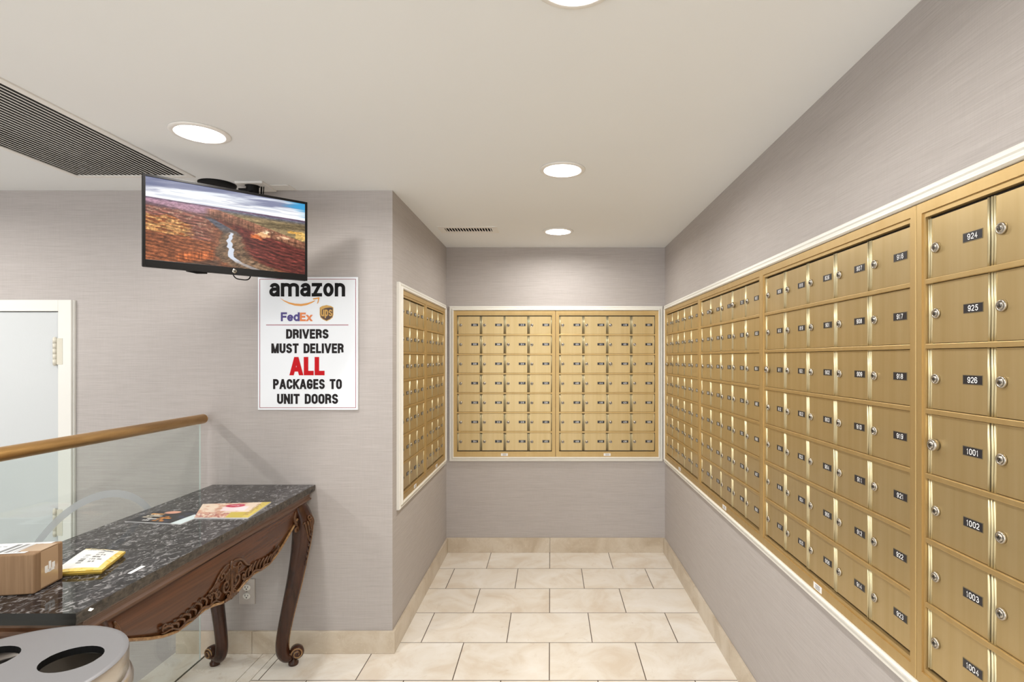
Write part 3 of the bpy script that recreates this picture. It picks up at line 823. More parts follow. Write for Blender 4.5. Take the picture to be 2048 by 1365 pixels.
def canyon(u, v):
    zL, zR = PL.y, PR.y
    s = (u / zL) / ((1 - u) / zR + u / zL); d = 1 - v
    one = np.ones(s.shape + (3,))
    n1 = vnoise(s * 9, d * 9, 5, 0.6); n2 = vnoise(s * 40, d * 30, 4, 0.65); n3 = vnoise(s * 8, d * 70, 3, 0.6)
    nv = vnoise(s * 110, d * 9 + 3, 3, 0.6)
    # sky
    cl = vnoise(s * 3.2 + 4, d * 22 + s * 3, 5, 0.55)
    sky = one * np.array([226, 231, 240.])
    sky = mixn(sky, (252, 253, 255), sm(0.06, 0.15, d))
    sky = mixn(sky, (134, 138, 165), sm(0.40, 0.66, cl + (0.12 - d) * 2.2) * (1 - sm(0.14, 0.20, d)))
    sky = mixn(sky, (96, 104, 140), sm(0.5, 0.8, cl + (0.08 - d) * 2.0) * (1 - sm(0.3, 0.7, s)) * (1 - sm(0.08, 0.15, d)))
    sky = mixn(sky, (60, 160, 214), sm(0.86, 1.02, s + (0.08 - d) * 0.9 + (cl - .5) * .2))
    sky = mixn(sky, (196, 202, 216), sm(0.52, 0.62, vnoise(s * 5, d * 60, 4)) * 0.7 * sm(0.08, 0.12, d))
    # ground
    g = one * np.array([140., 92., 66.]) * (0.62 + 0.75 * n2)[..., None]
    dist = sm(0.24, 0.50, d)
    far = one * np.array([122., 98., 120.]) * (0.7 + 0.6 * n3)[..., None]
    g = far * (1 - dist[..., None]) + g * dist[..., None]
    # distant pink mesa
    m_ = sm(0.0, 0.02, 0.33 - abs(s - 0.33) * 0.16 - (d - 0.02 * n2) + 0.02) * sm(0.245, 0.27, d) * (1 - sm(0.3, 0.5, abs(s - 0.3)))
    g = mixn(g, (202, 160, 176), m_ * 0.75)
    # left slope under the purple rim
    lm = sm(0, 0.015, d - (0.30 + 0.06 * n1 + 0.35 * np.clip(s - 0.18, 0, 1))) * (1 - sm(0.32, 0.52, s + (n2 - .5) * .05))
    slope = one * np.array([140., 92., 80.]) * (0.55 + 0.8 * n3)[..., None]
    slope = mixn(slope, (206, 176, 150), sm(0.55, 0.7, n2) * 0.5)
    g = mixn(g, slope, lm)
    # tan mesa front left
    rim = 0.43 + 0.02 * np.sin(s * 30) + 0.35 * np.clip(s - 0.12, 0, 1)
    tan = sm(0, 0.01, d - rim) * (1 - sm(0, 0.02, d - (0.64 + 0.10 * s + 0.02 * n2))) * (1 - sm(0.24, 0.32, s + (n2 - .5) * 0.1))
    tc = one * np.array([196., 148., 96.]) * (0.55 + 0.85 * vnoise(s * 70, d * 24, 4, .6))[..., None]
    tc = mixn(tc, (150, 88, 50), sm(0.5, 0.66, vnoise(s * 26, d * 60, 3)))
    g = mixn(g, tc, tan)
    # red foreground slope left
    fg = sm(0, 0.02, d - (0.62 + 0.12 * s + 0.03 * n1)) * (1 - sm(0.40, 0.47, s + (n2 - .5) * .06 + (0.8 - d) * 0.05))
    fc = one * np.array([142., 88., 60.]) * (0.5 + 0.55 * n2 + 0.5 * vnoise(s * 22 + d * 9, d * 22 - s * 12, 4))[..., None]
    g = mixn(g, fc, fg)
    # glowing cliff band in the foreground
    yc = 0.93 - 0.38 * (s - 0.18) + 0.02 * n1
    cb = sm(0.0, 0.02, d - yc + 0.055) * (1 - sm(0, 0.02, d - yc - 0.055)) * sm(0.17, 0.24, s) * (1 - sm(0.42, 0.435, s))
    cc_ = one * np.array([186., 108., 66.]) * (0.5 + 0.85 * nv)[..., None]
    g = mixn(g, cc_, cb)
    sh = sm(0.01, 0.04, d - yc - 0.06) * (1 - sm(0.0, 0.05, d - yc - 0.16)) * (1 - sm(0.44, 0.50, s)) * sm(0.2, 0.3, s)
    g = mixn(g, (84, 70, 60), sh * 0.7)
    # right plain
    pl = sm(0, 0.01, d - 0.255) * (1 - sm(0, 0.02, d - (0.27 + 0.55 * np.clip(s - 0.45, 0, 1) ** 1.15))) * sm(0.42, 0.5, s)
    pc = one * np.array([150., 132., 100.]) * (0.6 + 0.7 * vnoise(s * 6, d * 60, 4))[..., None]
    pc = mixn(pc, (112, 116, 140), 1 - sm(0.25, 0.32, d))
    g = mixn(g, pc, pl)
    # rim cliffs right of the river
    rl = 0.27 + 0.55 * np.clip(s - 0.45, 0, 1) ** 1.15 + 0.012 * (nv - .5)
    cl_ = sm(0, 0.01, d - rl) * (1 - sm(0.0, 0.03, d - rl - 0.13)) * sm(0.36, 0.42, s)
    rc = one * np.array([196., 138., 110.]) * ((0.55 + 0.5 * nv + 0.4 * (n2 - .5)) * (1.12 - 2.8 * np.clip(d - rl, 0, .13)))[..., None]
    g = mixn(g, rc, cl_ * 0.92)
    rr = sm(0.1, 0.14, d - rl) * sm(0.52, 0.62, s + (n1 - .5) * .2 - (d - 0.6) * 0.45) * (1 - sm(0.0, 0.06, d - (0.60 + 0.42 * (s - 0.5) + .2)))
    rd = one * np.array([118., 60., 54.]) * (0.5 + 0.9 * vnoise(s * 30, d * 60 - s * 16, 4))[..., None]
    g = mixn(g, rd, rr)
    for (a, b, ra, rb, colr) in ((0.735, 0.52, 0.05, 0.045, (244, 190, 140)), (0.76, 0.47, 0.03, 0.03, (250, 226, 190)), (0.87, 0.52, 0.035, 0.03, (240, 196, 160)), (0.985, 0.47, 0.05, 0.06, (238, 196, 120)), (0.93, 0.43, 0.04, 0.02, (220, 170, 90)), (0.70, 0.56, 0.04, 0.03, (214, 120, 70))):
        k = 1 - sm(0.5, 1.2, np.sqrt(((s - a) / ra) ** 2 + ((d - b) / rb) ** 2) + (n2 - .5) * 1.8)
        g = mixn(g, colr, k)
    # canyon floor round the river
    rx = np.interp(d, [0.36, 0.45, 0.555, 0.655, 0.755, 0.86, 0.93, 1.0], [0.36, 0.44, 0.537, 0.529, 0.534, 0.545, 0.60, 0.69])
    fw = np.interp(d, [0.36, 0.55, 0.7, 0.85, 1.0], [0.02, 0.06, 0.09, 0.12, 0.16])
    fl_ = (1 - sm(0.7, 1.1, abs(s - rx - 0.01) / fw + (n2 - .5) * .6)) * sm(0.36, 0.42, d)
    fcx = one * np.array([146., 120., 96.]) * (0.45 + 0.9 * vnoise(s * 40 + d * 30, d * 12 - s * 22, 4))[..., None]
    fcx = mixn(fcx, (96, 100, 112), 1 - sm(0.45, 0.62, d))
    g = mixn(g, fcx, fl_ * 0.95)
    stra = np.sin((d - 0.28 * s) * 150 + 9 * n1) * (1 - sm(.40, .5, s)) * sm(.3, .4, d) + np.sin((d - 0.5 * s) * 130 + 7 * n1) * sm(.6, .7, s) * sm(.5, .6, d)
    g = g * (1 + 0.16 * stra)[..., None]
    g = g * (0.62 + 0.72 * vnoise(s * 60 + d * 25, d * 110, 4, 0.7))[..., None]
    g = np.clip((g - 18) * 1.08, 0, 255)
    wob = (vnoise(s * 0 + 3, d * 26, 2) - .5) * 0.025
    rw = np.interp(d, [0.5, 0.56, 0.7, 0.85, 1.0], [0.004, 0.011, 0.018, 0.02, 0.03])
    rv = (1 - sm(0.75, 1.05, abs(s - rx - wob) / rw)) * sm(0.53, 0.56, d)
    g = mixn(g, (214, 220, 232), rv * (1 - 0.5 * sm(0.88, 0.95, d)))
    r = sky * (1 - sm(0.235, 0.243, d + (n3 - .5) * 0.006)[..., None]) + g * sm(0.235, 0.243, d + (n3 - .5) * 0.006)[..., None]
    return r
o = paint_quad('screen', (bz, -0.0035, bb), (Wm - bz, -0.0035, bb), (Wm - bz, -0.0035, Hm - bz), (bz, -0.0035, Hm - bz), 520, 300, canyon, mscreen, t)
o['label'] = 'lit picture of a red canyon with a river'
# round badge
bm = bmesh.new()
M = Matrix.Translation((Wm * 0.515, -0.0062, bb / 2 - 0.001)) @ Matrix.Rotation(HP, 4, 'X')
lathe(bm, [(0.0005, 0.0012), (0.0078, 0.0012), (0.0082, 0.0)], 28, M)
glyph(bm, 'h', Wm * 0.515 - 0.0046, Wm * 0.515 - 0.0006, bb / 2 - 0.0042, bb / 2 + 0.0052, 0.0011, -0.0078, 1)
glyph(bm, 'p', Wm * 0.515 + 0.0006, Wm * 0.515 + 0.0046, bb / 2 - 0.0036, bb / 2 + 0.0026, 0.0011, -0.0078, 1)
o = obj('badge', bm, [mchrome, mblack], t); o['label'] = 'small round silver badge'
bm = bmesh.new()
sweep(bm, catmull([(Wm * .50, 0.03, 0.03), (Wm * .53, 0.03, -0.006), (Wm * .57, 0.03, -0.013), (Wm * .62, 0.03, -0.008), (Wm * .64, 0.03, 0.03)]), 0.0022, 8)
obj('cable', bm, mblackm, t)
bm = bmesh.new(); sweep(bm, [(Wm * .24, 0.02, 0.002), (Wm * .30, 0.02, -0.003), (Wm * .36, 0.02, 0.0)], 0.004, 8); obj('cable_clip', bm, mblackm, t)

# ceiling mount
t = thing('ceiling_mount', 'white ceiling plate with black swivel bracket holding the screen', 'bracket', (-1.317, 2.44, ZC))
bm = bmesh.new(); box(bm, -0.062, 0.060, -0.042, 0.085, -0.010, 0); box(bm, 0.055, 0.150, 0.010, 0.085, -0.004, 0); obj('mounting_plate', bm, mlampring, t, bevel=0.003)
bm = bmesh.new()
lathe(bm, [(0.0005, -0.055), (0.022, -0.053), (0.026, -0.045), (0.026, -0.012), (0.034, -0.0085)], 24, Matrix.Translation((-0.005, 0.0, 0)))
sweep(bm, catmull([(-0.005, 0, -0.042), (0.002, -0.03, -0.056), (0.020, -0.10, -0.11), (0.055, -0.20, -0.215), (0.077, -0.317, -0.265)]), 0.014, 10)
box(bm, -0.062, -0.002, -0.012, 0.012, -0.036, -0.022)
obj('swivel_arm', bm, mblackm, t, bevel=0.001)
bm = bmesh.new(); sweep(bm, [(0.030, 0.01, -0.008), (0.030, 0.0, -0.12)], 0.0035, 8); sweep(bm, [(0.040, 0.01, -0.008), (0.038, 0.0, -0.12)], 0.0022, 8)
obj('cable', bm, mblackm, t)
bm = bmesh.new()
lathe(bm, [(0.0005, -0.022), (0.04, -0.021), (0.064, -0.017), (0.074, -0.009), (0.076, 0)], 36, Matrix.Translation((-1.478, 2.44, ZC)))
tag(obj('round_ceiling_fixture', bm, mblackm), 'flat black round fixture on the ceiling, half hidden behind the screen', 'ceiling fixture')

# ------------------------------------------------------------------ glass guard with brass rail
t = thing('glass_guard', 'clear glass guard panel with round aged brass handrail beside the console table', 'railing', (XG, 0, 0))
ye = 2.472
bm = bmesh.new(); box(bm, -0.003, 0.003, -1.5, ye, -0.003, 1.066); obj('glass_panel', bm, mglass, t)
bm = bmesh.new(); box(bm, -0.003, 0.003, ye + 0.0002, ye + 0.0012, -0.0, 1.066)
o = obj('polished_edge', bm, medge, t); o['label'] = 'pale polished end of the glass'
bm = bmesh.new()
r_ = 0.0212; zc = 1.083
lathe(bm, [(0.0005, -1.5), (r_, -1.5), (r_, ye + 0.020), (r_ - 0.0006, ye + 0.0207), (r_ - 0.0006, ye + 0.0217), (r_, ye + 0.0222), (r_ - 0.001, ye + 0.0262), (0.0005, ye + 0.0268)], 40, Matrix.Translation((0, 0, zc)) @ Matrix.Rotation(-HP, 4, 'X'))
o = obj('handrail', bm, mbrass, t); o['label'] = 'round aged brass handrail'
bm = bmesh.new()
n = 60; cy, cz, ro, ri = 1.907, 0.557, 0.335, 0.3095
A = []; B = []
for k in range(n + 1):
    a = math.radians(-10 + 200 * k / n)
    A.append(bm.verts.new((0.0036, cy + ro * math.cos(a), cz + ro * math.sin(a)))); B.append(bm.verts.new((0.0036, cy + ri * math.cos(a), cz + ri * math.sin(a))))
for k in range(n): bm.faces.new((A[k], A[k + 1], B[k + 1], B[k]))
o = obj('pale_arc', bm, mpaleband, t); o['label'] = 'pale arc on the glass'  # flat pale arc, partly see-through, laid over the glass panel

# ------------------------------------------------------------------ console table
TX0, TX1, TY0, TY1, TZ = -1.553, -1.082, 1.255, 2.528, 0.776
t = thing('console_table', 'carved walnut console table with black marble top and cabriole legs', 'table', (0, 0, 0))
bm = bmesh.new()
# slab with lightly chiselled long edge
ny = 90
top = []; bot = []
edge = []
for k in range(ny + 1):
    y = TY0 + (TY1 - TY0) * k / ny; edge.append((TX1 + random.uniform(-0.0018, 0.0008), y))
poly = [(TX0, TY0 + 0.0)] + edge + [(TX0, TY1)]
# clipped corner by the far-left end
def ringz(z, inset=0, jit=0): return [bm.verts.new((x + (inset if x < -1.3 else -inset) + random.uniform(-jit, jit), min(max(y, TY0 + inset), TY1 - inset), z)) for x, y in poly]
r0 = ringz(TZ); r1 = ringz(TZ - 0.003, -0.001, 0.0006); r2 = ringz(TZ - 0.014, -0.002, 0.001); r3 = ringz(TZ - 0.028, 0.001, 0.001)
f = bm.faces.new(r0); f.material_index = 0
for a, b in ((r0, r1), (r1, r2), (r2, r3)):
    for k in range(len(a)):
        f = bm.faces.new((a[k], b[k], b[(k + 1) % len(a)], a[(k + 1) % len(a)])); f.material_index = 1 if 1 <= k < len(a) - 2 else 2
bm.faces.new(r3[::-1]).material_index = 1
obj('table_top', bm, [mmarble, mmarbled, mat('shaded_slab_end', srgb(14, 12, 12), 0.3)], t)  # slab ends coloured near black to stand for the shade on them
# moulding under the slab
bm = bmesh.new()
moprof = [(0.006, TZ - 0.028), (0.008, TZ - 0.034), (0.016, TZ - 0.040), (0.018, TZ - 0.052), (0.012, TZ - 0.058), (0.012, TZ - 0.063), (0.026, TZ - 0.067), (0.026, TZ - 0.075), (0.05, TZ - 0.076)]
rg = []
for ins, z in moprof:
    rg.append([bm.verts.new(p) for p in ((TX0 + ins, TY0 + ins + 0.02, z), (TX1 - ins, TY0 + ins + 0.02, z), (TX1 - ins, TY1 - ins, z), (TX0 + ins, TY1 - ins, z))])
for a, b in zip(rg, rg[1:]):
    for k in range(4): bm.faces.new((a[k], a[(k + 1) % 4], b[(k + 1) % 4], b[k]))
bm.faces.new(rg[0]); bm.faces.new(rg[-1][::-1])
obj('moulding', bm, mwoodm, t)
YC = (TY0 + TY1) / 2
AX = TX1 - 0.030                         # face of the front apron
US = [0, 0.04, 0.09, 0.14, 0.20, 0.26, 0.31, 0.36, 0.41, 0.46, 0.50, 0.55]
ZS = [0.530, 0.534, 0.548, 0.556, 0.549, 0.549, 0.562, 0.582, 0.606, 0.630, 0.655, 0.665]
def apron(bm, p0, p1, out_dir, scale=1.0, front=True):
    """board from p0 to p1 (world xy) with scalloped foot"""
    p0, p1 = Vector((*p0, 0)), Vector((*p1, 0)); ln = (p1 - p0).length; d = (p1 - p0) / ln
    n = 56; o_ = Vector((*out_dir, 0)); T = TZ - (0.074 if scale == 1.0 else 0.045)
    F = []; B = []; bead = []
    for k in range(n + 1):
        s = ln * k / n; u = abs(s - ln / 2) * (0.55 / (ln / 2)) 
        zb_ = interp(US, ZS, u)
        if scale != 1.0: zb_ = 0.70 - (0.70 - zb_) * scale
        bow = 0.006 * math.cos(math.pi * (s / ln - 0.5))
        rows = []
        for w, q in ((0.0, 0.0), (0.35, 0.004), (0.7, 0.0), (1.0, -0.001)):
            z = T + (zb_ - T) * w
            rows.append(bm.verts.new(p0 + d * s + o_ * (bow + q) + Vector((0, 0, z))))
        F.append(rows); B.append([bm.verts.new(p0 + d * s - o_ * 0.02 + Vector((0, 0, z))) for z in (T, zb_)])
        bead.append(p0 + d * s + o_ * (bow + 0.001) + Vector((0, 0, zb_)))
    for k in range(n):
        for r in range(3):
            f = bm.faces.new((F[k][r], F[k + 1][r], F[k + 1][r + 1], F[k][r + 1])); f.smooth = True
        bm.faces.new((B[k][0], B[k][1], B[k + 1][1], B[k + 1][0]))
        bm.faces.new((F[k][3], F[k + 1][3], B[k + 1][1], B[k][1]))
    sweep(bm, bead, 0.0048, 8, 1)
bm = bmesh.new(); apron(bm, (AX, TY0 + 0.07), (AX, TY1 - 0.06), (1, 0)); o = obj('apron', bm, [mwood, mworn], t); o['label'] = 'long scalloped front apron with worn bead'
bm = bmesh.new(); apron(bm, (TX0 + 0.035, TY0 + 0.07), (TX0 + 0.035, TY1 - 0.06), (-1, 0), 0.6); obj('apron', bm, [mwood, mworn], t)
bm = bmesh.new(); apron(bm, (TX0 + 0.06, TY0 + 0.062), (TX1 - 0.07, TY0 + 0.062), (0, -1), 0.6); obj('apron', bm, [mwood, mworn], t)
bm = bmesh.new(); apron(bm, (TX0 + 0.06, TY1 - 0.045), (TX1 - 0.07, TY1 - 0.045), (0, 1), 0.6); obj('apron', bm, [mwood, mworn], t)

def spiral(c, r0, r1, a0, turns, n=26):
    """points (y,z) of a scroll, centre c"""
    return [(c[0] + (r0 + (r1 - r0) * k / n) * math.cos(a0 + turns * 2 * math.pi * k / n), c[1] + (r0 + (r1 - r0) * k / n) * math.sin(a0 + turns * 2 * math.pi * k / n)) for k in range(n + 1)]
def strand(bm, pts2, r0, r1, x, tox, flat=1.0, bulge=0.003):
    n = len(pts2)
    P = [tox(p[0], p[1], x + bulge * math.sin(math.pi * i / (n - 1))) for i, p in enumerate(pts2)]
    R = [max(0.0006, (r0 + (r1 - r0) * i / (n - 1)) * (math.sin(math.pi * min(1, (i + 1.2) / (n * 0.45)) / 2) if i < n * 0.45 else 1)) for i in range(n)]
    sweep(bm, P, R, 7)
def apron_z(u): return interp(US, ZS, abs(u) * 1.0)
def tox_front(y, z, x): return Vector((AX + 0.007 + x, YC + 0.005 + y, z))
bm = bmesh.new()
# central cartouche: mirrored c-scrolls, leaf fans and small volutes
for s in (-1, 1):
    strand(bm, [(s * a, b) for a, b in spiral((0.030, 0.585), 0.026, 0.003, math.pi * 0.9, 1.5)], 0.0055, 0.003, 0.002, tox_front)
    strand(bm, [(s * a, b) for a, b in spiral((0.052, 0.625), 0.017, 0.002, -0.4, -1.4)], 0.0045, 0.0024, 0.002, tox_front)
    strand(bm, [(s * a, b) for a, b in spiral((0.075, 0.577), 0.018, 0.002, 2.4, -1.5)], 0.0045, 0.0026, 0.002, tox_front)
    strand(bm, [(s * a, b) for a, b in spiral((0.018, 0.548), 0.014, 0.002, 0.4, 1.3)], 0.0045, 0.0026, 0.003, tox_front)
    # c curve up and over
    strand(bm, [(s * p.x, p.y) for p in catmull([Vector((0.0, 0.650, 0)), Vector((0.03, 0.652, 0)), Vector((0.065, 0.640, 0)), Vector((0.095, 0.612, 0)), Vector((0.12, 0.60, 0))])], 0.0055, 0.0035, 0.002, tox_front)
    # feathered leaves sweeping out along the scalloped edge
    for j in range(9):
        u0 = 0.085 + j * 0.026; zb_ = apron_z(u0)
        ln = 0.040 - 0.0018 * j
        base = Vector((u0, zb_ + 0.006, 0))
        tip = Vector((u0 + 0.016 + 0.002 * j, zb_ + 0.006 + ln, 0))
        midp = (base + tip) / 2 + Vector((-0.010, 0.004, 0))
        curl = tip + Vector((0.010, -0.004, 0))
        strand(bm, [(s * p.x, p.y) for p in catmull([base, midp, tip, curl])], 0.0056, 0.0018, 0.001, tox_front)
    # running stem
    strand(bm, [(s * u, apron_z(u) + 0.008 + 0.004 * math.sin(u * 90)) for u in np.linspace(0.05, 0.335, 34)], 0.0062, 0.0020, 0.001, tox_front)
    strand(bm, [(s * a, b) for a, b in spiral((0.115, 0.590), 0.012, 0.002, 1.2, -1.3)], 0.0035, 0.002, 0.003, tox_front)
    # end leaf curl
    strand(bm, [(s * a, b) for a, b in spiral((0.325, apron_z(0.325) + 0.022), 0.012, 0.0015, -1.6, 1.2)], 0.004, 0.0018, 0.001, tox_front)
    for j in range(4):
        strand(bm, [(s * (0.004 + 0.008 * j), 0.640 - 0.004 * j), (s * (0.006 + 0.010 * j), 0.622), (s * (0.005 + 0.009 * j), 0.604 - .002 * j), (s * (0.003 + 0.006 * j), 0.592)], 0.0042, 0.002, 0.003, tox_front)
strand(bm, [(0, 0.66), (0, 0.63), (0, 0.59), (0, 0.545), (0, 0.528)], 0.007, 0.006, 0.002, tox_front)
# shell at the foot
for j in range(-4, 5):
    strand(bm, [(0, 0.552), (0.010 * j * 0.6, 0.540), (0.011 * j, 0.527 + 0.0012 * abs(j))], 0.0028, 0.0036, 0.002, tox_front)
o = obj('carving', bm, mcarve, t); o['label'] = 'carved leaf and scroll ornament'

def leg(fx, fy, dx, dy, detail=True):
    dl = math.hypot(dx, dy); dx /= dl; dy /= dl
    D = Vector((dx, dy, 0)); T = Vector((-dy, dx, 0)); base = Vector((fx, fy, 0))
    prof = [(0.705, .036, .034), (0.675, .050, .038), (0.635, .061, .0405), (0.59, .063, .039), (0.53, .057, .036), (0.45, .045, .032), (0.36, .029, .0295), (0.27, .010, .027), (0.18, -.008, .025), (0.11, -.018, .0245), (0.065, -.016, .025), (0.042, -.002, .024), (0.038, 0.018, .021)]
    P = catmull([Vector((o_, 0, z)) for z, o_, r in prof], 5)
    R = catmull([Vector((r, 0, 0)) for z, o_, r in prof], 5)
    bm = bmesh.new()
    pts = [base + D * p.x + Vector((0, 0, p.z)) for p in P]
    def sec(th): return 1 + 0.10 * abs(math.cos(th * 2)) ** 3
    # start the frame so that cos axis lies along D (ridge faces out)
    sweep(bm, pts, [r.x for r in R], 16, 0, sec, up=T)
    # worn ridge down the outer face
    ridge = [base + D * (p.x + r.x * 1.07) + Vector((0, 0, p.z)) for p, r in zip(P, R)][8:52]
    sweep(bm, ridge, [0.0016 + 0.0022 * math.sin(math.pi * i / len(ridge)) for i in range(len(ridge))], 6, 1)
    # scroll foot
    M = Matrix.Translation(base + D * 0.040 + Vector((0, 0, 0.054))) @ Matrix(((D.x, 0, T.x, 0), (D.y, 0, T.y, 0), (0, 1, 0, 0), (0, 0, 0, 1)))
    lathe(bm, [(0.0005, -0.030), (0.010, -0.0295), (0.013, -0.024), (0.022, -0.022), (0.0285, -0.012), (0.0295, 0.0), (0.0285, 0.012), (0.022, 0.022), (0.013, 0.024), (0.010, 0.0295), (0.0005, 0.030)], 24, M, 0, caps=False)
    for sd in (-1, 1):
        sp = spiral((0.040, 0.054), 0.0245, 0.006, math.pi, -1.6, 30)
        sweep(bm, [base + D * a + T * (sd * (0.0215 + 0.006 * i / 30)) + Vector((0, 0, b)) for i, (a, b) in enumerate(sp)], [0.0032] * 31, 6, 1)
    lathe(bm, [(0.019, 0.0), (0.021, 0.004), (0.021, 0.014), (0.015, 0.019), (0.015, 0.034)], 20, Matrix.Translation(base + D * 0.026), 0)
    # knee carving
    if detail:
        def kp(a, h, lift):      # around the knee: a angle, h height
            c = interp([.45, .53, .59, .635, .675, .705], [.045, .057, .063, .061, .050, .036], h); r = interp([.45, .53, .59, .635, .675, .705], [.032, .036, .039, .0405, .038, .034], h)
            return base + D * (c + (r + lift) * math.cos(a)) + T * ((r + lift) * math.sin(a)) + Vector((0, 0, h))
        for sd in (-1, 1):
            for j in range(5):
                a0 = sd * (0.25 + 0.28 * j)
                q = catmull([kp(a0 * .6, .600 - .012 * j, .002), kp(a0, .630, .005), kp(a0 * 1.15, .665 - .01 * j, .004)])
                sweep(bm, q, [0.002 + 0.0038 * math.sin(math.pi * i / (len(q) - 1)) for i in range(len(q))], 6, 2)
            sp = spiral((0, 0), 0.016, 0.003, 0, sd * 1.5, 24)
            sweep(bm, [kp(sd * 0.75 + a * 18, 0.650 + b, 0.006) for a, b in sp], 0.0034, 6, 2)
            for j in range(7):
                q = [kp(sd * (0.9 - 0.04 * j), .600 - .024 * j, .001), kp(sd * (0.55), .590 - .024 * j, .005), kp(sd * .35, .577 - .024 * j, .002)]
                sweep(bm, catmull(q, 4), 0.0030 - .00025 * j, 6, 2)
    return bm
def leaf_bracket(bm, y, sgn):
    """leaf where the leg meets the front apron"""
    for j in range(5):
        pts = [(y + sgn * 0.0, 0.622 + 0.003 * j), (y + sgn * (0.014 + 0.004 * j), 0.634 + 0.006 * j), (y + sgn * (0.030 - 0.003 * j), 0.640 + 0.013 * j)]
        P = [Vector((AX + 0.006, a, b)) for a, b in pts]
        q = catmull(P, 4); sweep(bm, q, [0.0025 + 0.005 * math.sin(math.pi * i / (len(q) - 1)) for i in range(len(q))], 7, 2)
    sp = spiral((y + sgn * 0.008, 0.612), 0.014, 0.003, HP, sgn * 1.4, 20)
    sweep(bm, [Vector((AX + 0.004, a, b)) for a, b in sp], 0.0055, 7, 2)
LM = [mwoodd, mworn, mcarve]
bm = leg(-1.162, 2.425, 0.86, 0.45); leaf_bracket(bm, 2.405, -1); o = obj('leg', bm, LM, t); 
bm = leg(-1.162, 1.36, 0.86, -0.45); leaf_bracket(bm, 1.375, 1); obj('leg', bm, LM, t)
bm = leg(-1.462, 2.425, -0.8, 0.35, False); obj('leg', bm, LM, t)
bm = leg(-1.462, 1.36, -0.8, -0.35, False); obj('leg', bm, LM, t)

# ------------------------------------------------------------------ things on the table
def slab_from(corners, th, m, name, parent=None):
    bm = bmesh.new(); b = [bm.verts.new(c - Vector((0, 0, th))) for c in corners]; a = [bm.verts.new(c) for c in corners]
    bm.faces.new(a); bm.faces.new(b[::-1])
    for k in range(len(a)): bm.faces.new((b[k], b[(k + 1) % len(a)], a[(k + 1) % len(a)], a[k]))
    return obj(name, bm, m, parent)
def local_parent(o, t): o.parent = t; return o
def bars(u, v, u0, u1, v0, v1, n, seed, base, ink):
    inside = (u > u0) & (u < u1) & (v > v0) & (v < v1)
    rs = np.random.RandomState(seed); pat = rs.rand(n) > 0.45
    k = np.clip(((u - u0) / (u1 - u0) * n).astype(int), 0, n - 1)
    m_ = inside & pat[k]
    base[m_] = ink; return base
def lines(u, v, u0, u1, v0, v1, n, seed, base, ink):
    rs = np.random.RandomState(seed); w = 0.45 + 0.55 * rs.rand(n)
    k = np.clip(((v - v0) / (v1 - v0) * n).astype(int), 0, n - 1); f = (v - v0) / (v1 - v0) * n - k
    gate = vnoise(u * 90, k * 7.3 + 0 * u, 1) > 0.34
    m_ = (u > u0) & (u < u0 + (u1 - u0) * w[k]) & (v > v0) & (v < v1) & (f > 0.25) & (f < 0.75) & gate
    base[m_] = ink; return base
ZM = TZ + 0.003
# dark flyer
cn_ = [at(249.5, 1043, ZM), at(361.5, 1048.5, ZM), at(423, 1024, ZM), at(318, 1022.5, ZM)]
t = thing('magazine', 'dark glossy flyer with orange lettering on the marble table', 'magazine', (0, 0, 0), 0, 'printed flyers on the marble')
slab_from([c - Vector((0, 0, .0004)) for c in cn_], 0.0022, mpaper, 'pages', t)
def fly1(u, v):
    r = np.ones(u.shape + (3,)) * np.array([30., 27., 32.])
    n = vnoise(u * 9, v * 9, 4)
    r = mixn(r, (60, 70, 104), sm(0.45, 0.6, n) * sm(0.5, 0.7, u) * 0.6)
    r = mixn(r, (206, 150, 128), 1 - sm(0.8, 1.1, np.sqrt(((u - 0.34) / 0.15) ** 2 + ((v - 0.88) / 0.14) ** 2)))
    r = mixn(r, (196, 140, 120), 1 - sm(0.8, 1.1, np.sqrt(((u - 0.93) / 0.10) ** 2 + ((v - 0.82) / 0.12) ** 2)))
    r = mixn(r, (206, 220, 224), sm(0, .02, u - 0.80 - (v - 0.1) * 0.02) * (1 - sm(0, .02, v - 0.72)))
    r = lines(u, v, 0.06, 0.36, 0.35, 0.72, 3, 5, r, (236, 226, 206)); r = lines(u, v, 0.05, 0.30, 0.62, 0.78, 1, 8, r, (238, 170, 90))
    r = lines(u, v, 0.40, 0.62, 0.10, 0.55, 4, 6, r, (240, 150, 40)); r = lines(u, v, 0.22, 0.46, 0.10, 0.35, 2, 9, r, (230, 230, 230))
    return r
paint_quad('cover', *cn_, 120, 100, fly1, mprint, t)
cn_ = [at(388, 1036, ZM + .002), at(496, 1035.8, ZM + .002), at(542.5, 1004.5, ZM + .002), at(405.5, 1008.7, ZM + .002)]
t = thing('magazine', 'pale pink and olive magazine nearest the far end of the marble table', 'magazine', (0, 0, 0), 0, 'printed flyers on the marble')
slab_from([c - Vector((0, 0, .0004)) for c in cn_], 0.0042, mpaper, 'pages', t)
